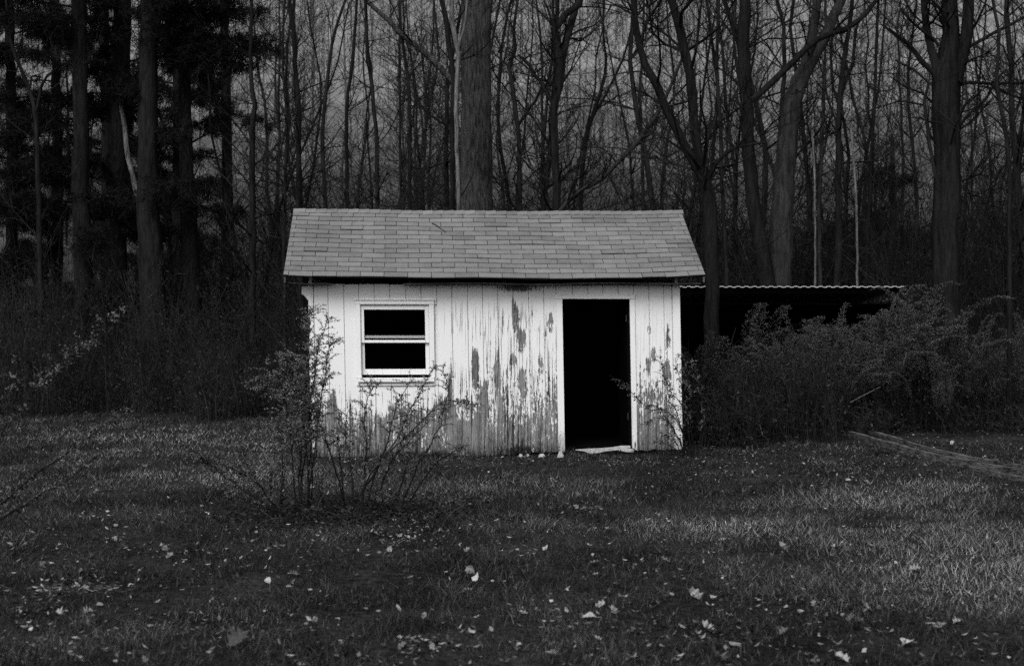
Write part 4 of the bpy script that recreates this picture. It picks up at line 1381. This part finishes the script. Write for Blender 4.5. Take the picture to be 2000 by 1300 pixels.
weed('tall_weed', 'tallest dry weed clump standing before the left corner of the shed', 12.3,
     [[(583, 1036), (585, 945), (590, 875), (597, 770), (603, 690), (606, 605)], [(590, 1020), (592, 940), (600, 860), (610, 760), (622, 680), (640, 620)], [(598, 1010), (604, 930), (606, 850), (600, 780), (590, 720), (560, 690)],
      [(608, 1000), (611, 910), (604, 840), (585, 770), (550, 735), (489, 748)], [(578, 1020), (575, 940), (568, 860), (560, 790), (545, 740), (515, 722)], [(600, 1015), (608, 930), (618, 850), (628, 770), (640, 700), (655, 660)],
      [(586, 1015), (588, 930), (580, 850), (565, 800), (540, 765), (505, 760)], [(602, 1005), (600, 900), (592, 820), (580, 760), (570, 720), (548, 706)]], dens=120, nspray=40, spray=(.10, .26), spray_from=.42)
weed('leaning_weed', 'dry leafy weed leaning far left over the lawn', 12.4,
     [[(545, 1003), (499, 941), (457, 917), (405, 896), (356, 868)], [(541, 1000), (496, 969), (454, 941), (415, 910), (392, 890)], [(548, 1000), (552, 910), (545, 840), (531, 805)], [(531, 1008), (528, 950), (526, 915)], [(552, 1006), (510, 950), (480, 905), (470, 870)], [(560, 1010), (500, 985), (440, 960), (415, 948)]], dens=250, nspray=10, leaf_from=.3)
weed('slanting_weed', 'dry weed slanting left in front of the shed corner board', 12.6, [[(678, 996), (657, 924), (640, 868), (622, 815), (611, 770)], [(672, 990), (668, 920), (660, 860), (664, 800)]], dens=95, nspray=24)
weed('upright_weed', 'dry weed with upright stem below the window', 12.2,
     [[(702, 1032), (711, 945), (716, 868), (713, 822), (722, 763), (745, 745)], [(706, 966), (751, 882), (765, 822), (786, 770), (806, 740)], [(690, 1015), (688, 930), (676, 860), (680, 800)]], dens=85, nspray=22)
weed('spreading_weed', 'dry weed spreading right across the bare boards below the window', 12.5,
     [[(709, 1000), (709, 952), (755, 889), (797, 850), (842, 805), (874, 780), (923, 791)], [(783, 992), (814, 917), (846, 861), (867, 805), (874, 752), (860, 721)], [(712, 1005), (740, 910), (775, 860), (800, 800), (830, 750), (852, 712)], [(725, 1000), (765, 900), (810, 850), (840, 820)], [(790, 1000), (830, 930), (870, 890), (905, 872)], [(760, 1005), (790, 930), (800, 880), (822, 850)]], dens=95, nspray=20)
weed('low_weed', 'low dry weed lying out to the right over the lawn', 12.5, [[(814, 1003), (877, 980), (947, 967), (975, 957)], [(769, 1002), (745, 975), (730, 960)], [(640, 1010), (625, 960), (632, 925)], [(655, 1015), (690, 975), (720, 950)], [(620, 1020), (570, 985), (545, 960)]], dens=220, nspray=5)
weed('plume_weed', 'dry plumed weed arching in from the left edge', 9.2,
     [[(-120, 1135), (-30, 930), (0, 867), (32, 797), (82, 745), (115, 715), (140, 690), (175, 665), (207, 627), (245, 600)]], dens=30, nspray=34, spray=(.06, .15), spray_from=.62, leaf_from=.5, rad=.006)
weed('crossing_weed', 'bare dark weed stems crossing the lawn from the left edge', 8.8,
     [[(-160, 1145), (0, 987), (115, 895), (180, 850), (250, 786)], [(-170, 1150), (0, 1012), (70, 975), (130, 940), (195, 886)], [(-160, 1140), (-20, 900), (10, 830), (40, 800)]], dens=120, nspray=9, spray=(.08, .2), leaf_from=.25, spray_from=.35, rad=.012)
weed('trailing_weed', 'thin trailing weed reaching in at the left edge below the plume', 9.4,
     [[(-140, 1100), (-40, 720), (0, 705), (50, 700), (110, 690), (160, 668)], [(50, 700), (66, 720), (82, 746)], [(-60, 900), (0, 775), (25, 760), (37, 738)]], dens=60, nspray=6, leaf_from=.4)
weed('bramble', 'dark bramble arching across the boards right of the doorway', 18.0,
     [[(1345, 890), (1331, 836), (1300, 800), (1269, 800), (1237, 769), (1214, 748), (1191, 732)], [(1350, 890), (1334, 795), (1315, 770), (1300, 740), (1288, 693)], [(1340, 888), (1310, 830), (1280, 790), (1258, 800)],
      [(1338, 888), (1322, 850), (1305, 825), (1280, 815), (1262, 830)], [(1352, 888), (1340, 800), (1328, 740), (1318, 700)], [(1356, 888), (1350, 820), (1345, 760), (1335, 690)], [(1335, 890), (1318, 862), (1300, 850), (1290, 856)], [(1362, 890), (1372, 800), (1360, 730), (1348, 690)],
      [(1342, 888), (1325, 815), (1312, 790), (1296, 776)], [(1330, 890), (1300, 866), (1275, 860)]], dens=75, leaf=(.02, .05), nspray=9, spray=(.1, .25), spray_from=.3)

# plumed goldenrod clumps of the thicket
gprotos = []
for k in range(6):
    gs, gl, gt = Geo(), Geo(), Geo()
    for _ in range(9):
        az = rng.uniform(0, 6.283); h = rng.uniform(1.0, 1.9); ln = rng.uniform(.15, .75)
        b = np.array([rng.normal(0, .25), rng.normal(0, .25), -.03]); u_ = np.array([math.cos(az), math.sin(az) * .6, 0])
        q = [b, b + u_ * ln * .10 + [0, 0, h * .5], b + u_ * ln * .30 + [0, 0, h * .82], b + u_ * ln * .65 + [0, 0, h * .99], b + u_ * ln * 1.05 + [0, 0, h * 1.07], b + u_ * ln * 1.35 + [0, 0, h * 1.06]]
        q = np.array(q)
        weed_geo([q], gs, gl, gt, dens=26, leaf=(.025, .06), spray=(.05, .15), nspray=0, rad=.005)
        r_ = resample(q, 60)
        fp = []
        for k_ in range(26, 60):
            ax = unit(r_[min(k_ + 1, 59)] - r_[k_ - 1]); side = unit(np.cross(ax, [0, 0, 1.0]))
            t_ = (k_ - 26) / 34.0
            for sg in (-1, 1):
                ls = (.24 * math.sin(math.pi * min(1, t_ * .75 + .25)) + .02) * rng.uniform(.7, 1.2)
                d0 = unit(ax * .75 + side * sg * rng.uniform(.5, 1.0) + np.array([0, 0, .25]))
                pp = np.array([r_[k_], r_[k_] + d0 * ls * .5, r_[k_] + d0 * ls - np.array([0, 0, .25 * ls])])
                fp.append(pp)
                m_ = max(4, int(90 * ls)); f_ = rng.uniform(.1, 1, m_)
                c = np.where(f_[:, None] < .5, pp[0] + (pp[1] - pp[0]) * (f_[:, None] * 2), pp[1] + (pp[2] - pp[1]) * (f_[:, None] * 2 - 1)) + rng.normal(0, .004, (m_, 3))
                e = unit(rng.normal(0, 1, (m_, 3)) + d0 + [0, 0, .3])
                gt.cards(c, e, unit(np.cross(e, rdir(m_))), rng.uniform(.010, .024, m_), rng.uniform(.005, .011, m_), .1)
        gs.tubes(fp, np.full((len(fp), 3), .0016), 3)
    gprotos.append((gs.mesh('stems'), gl.mesh('leaves'), gt.mesh('plumes')))


def golden(px, d, s, label, group):
    a, b, c = gprotos[rng.integers(len(gprotos))]
    x = (px - 1000) / F * d
    root = empty('goldenrod', (x, d, gz(x, d)), label, 'weed', group, rz=rng.uniform(0, 6.28))
    root.scale = (s * rng.uniform(.9, 1.2), s * rng.uniform(.9, 1.2), s)
    st = link('stems', a, M['weed_stem'], root); link('leaves', b, M['brush_leaf'], root); link('plumes', c, M['plume'], root)


for px, d, s in ((1500, 22.6, 1.02), (1545, 23.0, .96), (1585, 23.2, .98), (1640, 23.4, 1.06), (1690, 23.2, 1.0), (1735, 23.0, 1.14), (1770, 22.8, 1.18), (1805, 22.6, 1.2), (1830, 22.9, 1.16), (1515, 21.8, .8), (1440, 22.2, .7), (1560, 22.0, .78),
                 (1610, 22.4, .85), (1660, 22.4, .82), (1710, 22.4, .9), (1755, 22.6, .98), (1385, 21.0, .82), (1360, 20.6, .7)):
    zone = 'near the shed' if px < 1480 else ('under the left half of the carport roof' if px < 1620 else ('under the right end of the carport roof' if px < 1740 else 'just left of the ivy-covered trunk'))
    golden(px, d, s, 'grey plumed goldenrod clump in the thicket ' + zone, 'goldenrod ' + zone)
for px, d, s in ((1885, 23.6, .94), (1930, 23.4, .9), (1975, 23.4, .95), (2020, 23.3, .96), (1905, 22.8, .7), (1955, 22.8, .75), (1995, 22.6, .78), (2050, 22.8, .85), (1840, 22.0, .66)):
    zone = 'beyond the planks, right of the ivy-covered trunk' if px < 1960 else 'cut off by the right edge'
    golden(px, d, s, 'grey plumed goldenrod clump ' + zone, 'goldenrod ' + zone)
# pale dead canes in the thicket
for (pp, dd, lab) in (([(1425, 880), (1434, 830), (1442, 776)], 20.0, 'bright curved dead cane in the thicket near the shed'), ([(1464, 826), (1465, 800), (1461, 775)], 20.4, 'short pale dead cane right of the bright curved cane'),
                      ([(1490, 850), (1484, 830), (1480, 815)], 20.0, 'small leaning dead cane low in the thicket'), ([(1660, 786), (1690, 770), (1720, 755)], 22.0, 'pale slanting cane halfway along the thicket'), ([(1762, 716), (1768, 700), (1771, 688)], 22.0, 'short pale cane high in the thicket')):
    g = Geo(); g.tubes([resample([P(x, y, dd) for x, y in pp], 8)], [np.linspace(.008, .004, 8)], 5)
    o = link('dead_cane', g.mesh('dead_cane', True), M['bark_pale']); tag(o, lab, 'cane')

# the dark heap of leaves and twigs at the foot of the tall weed
for px, py, r_, lab in ((610, 1012, .5, 'dark heap of leaves and twigs under the tallest weed'), (770, 1010, .5, 'heap of twigs and pale leaves under the upright weed')):
    c = gpt(px, py); n = 1500
    a = rng.normal(0, 1, (n, 2)) * [r_, r_ * .8]; 
    pz = np.exp(-(a[:, 0] / r_) ** 2 - (a[:, 1] / r_) ** 2) * .2 * rng.random(n) + .01
    pt = np.stack([a[:, 0], a[:, 1], H(c[0] + a[:, 0], c[1] + a[:, 1]) - c[2] + pz], 1)
    dd = unit(rng.normal(0, 1, (n, 3)) * [1, 1, .45])
    g = Geo(); g.cards(pt, dd, unit(np.cross(dd, rdir(n))), rng.uniform(.02, .055, n), rng.uniform(.012, .03, n), .15)
    m_ = 160; i = rng.integers(0, n, m_)
    g.tubes(np.stack([pt[i], pt[i] + dd[i] * .1 + [0, 0, .02], pt[i] + dd[i] * .25], 1), np.full((m_, 3), .003), 3)
    o = link('leaf_heap', g.mesh('leaf_heap'), M['brush_leaf']); o.location = c
    tag(o, lab, 'leaf heap', kind='stuff')

# ------------------------------------------------------------------ fallen leaves


def leaf_mesh(kind, seed):
    r = np.random.default_rng(seed)
    if kind == 'oval':
        out = [(0, 0), (.18, .28), (.42, .36), (.7, .26), (1, 0), (.7, -.26), (.42, -.36), (.18, -.28)]
    elif kind == 'lobed':
        out = [(0, 0), (.12, .10), (.22, .34), (.34, .14), (.46, .44), (.56, .16), (.72, .34), (.8, .12), (1, 0), (.8, -.12), (.72, -.34), (.56, -.16), (.46, -.44), (.34, -.14), (.22, -.34), (.12, -.10)]
    else:
        out = [(0, 0), (.1, .3), (.34, .22), (.5, .4), (.72, .2), (.9, .26), (1, 0), (.75, -.2), (.55, -.38), (.3, -.2), (.12, -.26)]
    out = np.array(out) * [1, 1] - [.5, 0]
    out = out * r.uniform(.85, 1.15, out.shape)
    n = len(out)
    inner = out * .5
    P2 = np.concatenate([out, inner, [[0, 0]]])
    cu, cv = r.uniform(.3, 1.3), r.uniform(-.4, .9)
    z = cu * P2[:, 1] ** 2 * 1.6 + cv * P2[:, 0] ** 2 + .05 * r.normal(size=len(P2))
    V = np.stack([P2[:, 0], P2[:, 1], z - z.min()], 1)
    f4 = [(i, (i + 1) % n, n + (i + 1) % n, n + i) for i in range(n)]
    f3 = [(n + i, n + (i + 1) % n, 2 * n) for i in range(n)]
    g = Geo(); g.add(V, f4, f3)
    # a short stalk
    g.tubes([np.array([V[0] + [0.02, 0, 0], V[0] + [-.12, .01, .04], V[0] + [-.24, .05, .06]])], [[.012, .01, .008]], 3)
    return g.mesh('fallen_leaf')


LM = [leaf_mesh(k, 11 + i) for i, k in enumerate(['oval', 'lobed', 'crumpled', 'lobed', 'oval', 'crumpled'])]
LMP = []
for me in LM:
    q = me.copy(); q.materials.append(M['dead_leaf_pale']); LMP.append(q)
    me.materials.append(M['dead_leaf'])
marks = [(1419, 1114, 16), (1576, 1119, 18), (1529, 1076, 22), (1627, 1070, 12), (1412, 1060, 14), (1732, 1014, 12), (1788, 1118, 20), (1421, 1207, 20), (1380, 1235, 32), (1531, 1242, 22), (1436, 1266, 22),
         (1576, 1296, 16), (1645, 1294, 26), (1566, 1200, 18), (1692, 1188, 14), (1715, 1190, 12), (1664, 1212, 16), (1681, 1217, 14), (1993, 1231, 16), (1835, 1231, 28), (1527, 1144, 14), (1590, 1182, 12), (1844, 1161, 10),
         (1830, 1147, 10), (1783, 1151, 8), (1580, 929, 11), (1617, 925, 9), (1412, 925, 14), (1718, 922, 6), (1806, 911, 7), (1666, 895, 9), (1860, 867, 10), (1852, 866, 8), (1692, 944, 10), (1700, 975, 6),
         (916, 1161, 22), (743, 1039, 13), (860, 1041, 12), (762, 1077, 14), (897, 1069, 10), (919, 1042, 7), (1010, 1077, 9), (1066, 1074, 12), (1073, 996, 9), (1154, 960, 10), (1128, 972, 14), (1150, 1212, 24),
         (1187, 1161, 14), (1271, 1191, 12), (1196, 1200, 22), (1049, 1196, 12), (786, 1266, 18), (807, 1258, 16), (881, 1263, 16), (842, 1270, 24), (844, 1287, 10), (1079, 1284, 20), (1063, 1256, 12), (979, 1296, 16), (1238, 1289, 22),
         (926, 1230, 9), (159, 1135, 12), (150, 1150, 16), (166, 1153, 14), (254, 1146, 8), (313, 1149, 7), (171, 1200, 20), (117, 1202, 18), (212, 1237, 10), (138, 1277, 8), (157, 1293, 16), (616, 1214, 14), (226, 1030, 11), (59, 1044, 14), (17, 1067, 14),
         (282, 913, 12), (175, 983, 9), (357, 980, 6), (355, 1004, 7), (322, 1074, 14), (224, 1056, 12), (634, 1060, 10), (563, 1151, 10), (541, 1095, 6), (780, 1050, 13), (795, 1053, 14), (806, 1058, 10), (1125, 994, 12), (1140, 996, 12), (1245, 1158, 18), (1310, 1166, 12), (735, 1045, 10)]
placed = 0


def where(px, py):
    row = 'near the bottom edge' if py > 1180 else ('on the middle of the lawn' if py > 1000 else 'on the far lawn near the shed')
    col = ['at far left', 'left of centre', 'in the centre', 'right of centre', 'at far right'][int(np.clip(px // 400, 0, 4))]
    return row + ' ' + col


def put_leaf(px, py, size, pale, label, group, mi=None, tilt=.5, rz=None):
    c = gpt(px, py)
    s = size * c[1] / F
    me = (LMP if pale else LM)[mi if mi is not None else int(rng.integers(len(LM)))]
    o = link('fallen_leaf', me)
    o.location = (c[0], c[1], c[2] + .010 + .08 * s)
    o.rotation_euler = (rng.normal(0, tilt), rng.normal(0, tilt), rng.uniform(0, 6.28) if rz is None else rz)
    o.scale = (s, s, s)
    tag(o, label, 'leaf', group)
    return o


o = put_leaf(466, 1266, 54, False, 'largest brown oak leaf standing upright in the grass at lower left', None, 1, .1, .2)
o.rotation_euler = (math.radians(38), math.radians(-28), 0.5); o.location[2] += .03
put_leaf(1356, 1168, 34, True, 'pale crumpled ball-like leaf on the lawn below the doorway', None, 2, .3).rotation_euler = (1.0, .5, .3)
put_leaf(1405, 1294, 46, True, 'bright lobed leaf cut by the bottom edge right of centre', None, 3, .2)
put_leaf(1241, 1240, 34, False, 'dull round crumpled leaf on the lawn at lower centre', None, 5, .2)
put_leaf(1772, 1262, 40, False, 'long brown leaf on the lawn at lower right', None, 4, .25)
put_leaf(919, 1118, 24, True, 'narrow pale leaf standing on edge in the middle of the lawn', None, 0, .2).rotation_euler = (1.2, .6, -.5)
for px, py, sz in marks:
    put_leaf(px, py, sz * 1.25, True, 'pale curled leaf ' + where(px, py), 'pale leaves ' + where(px, py))
n = 0
while n < 110:
    px = rng.uniform(-20, 2020); py = 880 + 420 * rng.random() ** .8
    d = CAMH * F / (py - 650)
    x = (px - 1000) / F * d
    if OX - .1 < x < OX + 5 and d > 18.1: continue
    put_leaf(px, py, F / d * rng.uniform(.035, .07), False, 'dull brown leaf sunk in grass ' + where(px, py), 'brown leaves ' + where(px, py))
    n += 1


def litter():
    n = 8500
    py = 838 + 470 * rng.random(n) ** 1.6; px = rng.uniform(-150, 2150, n)
    # thicker by the planks, at the wood edge and round the weeds
    e = np.concatenate([np.stack([rng.uniform(1350, 2100, 2600), rng.uniform(836, 935, 2600)], 1), np.stack([rng.uniform(-100, 640, 1100), rng.uniform(795, 850, 1100)], 1), np.stack([rng.normal(700, 130, 500), rng.normal(1035, 22, 500)], 1), np.stack([rng.uniform(610, 1400, 700), 897 + np.abs(rng.normal(0, 9, 700))], 1)] + [np.stack([rng.normal(cx_, sx_, k_), rng.normal(cy_, sy_, k_)], 1) for cx_, cy_, sx_, sy_, k_ in ((790, 1052, 40, 12, 240), (150, 1148, 50, 10, 220), (1400, 1250, 60, 20, 160), (840, 1268, 40, 10, 120), (1680, 1205, 50, 16, 130), (1135, 995, 25, 6, 90), (330, 1080, 60, 14, 120), (60, 1210, 70, 30, 160))])
    px = np.concatenate([px, e[:, 0]]); py = np.concatenate([py, e[:, 1]])
    d = CAMH * F / (py - 650); x = (px - 1000) / F * d
    ok = ~((x > OX - .05) & (x < OX + 4.95) & (d > 18.2) & (d < 21.3))
    x, d = x[ok], d[ok]; n = len(x)
    z = H(x, d) + rng.uniform(.004, .04, n)
    dd = unit(np.stack([rng.normal(0, 1, n), rng.normal(0, 1, n), rng.normal(0, .35, n)], 1))
    g = Geo(); g.cards(np.stack([x, d, z], 1), dd, unit(np.cross(dd, unit(rng.normal(0, .35, (n, 3)) + [0, 0, 1]))), rng.uniform(.012, .05, n), rng.uniform(.008, .028, n), .12)
    o = link('leaf_litter', g.mesh('leaf_litter'), M['litter'])
    tag(o, 'small scraps of dead leaves strewn through the grass', 'leaf litter', kind='stuff')


litter()
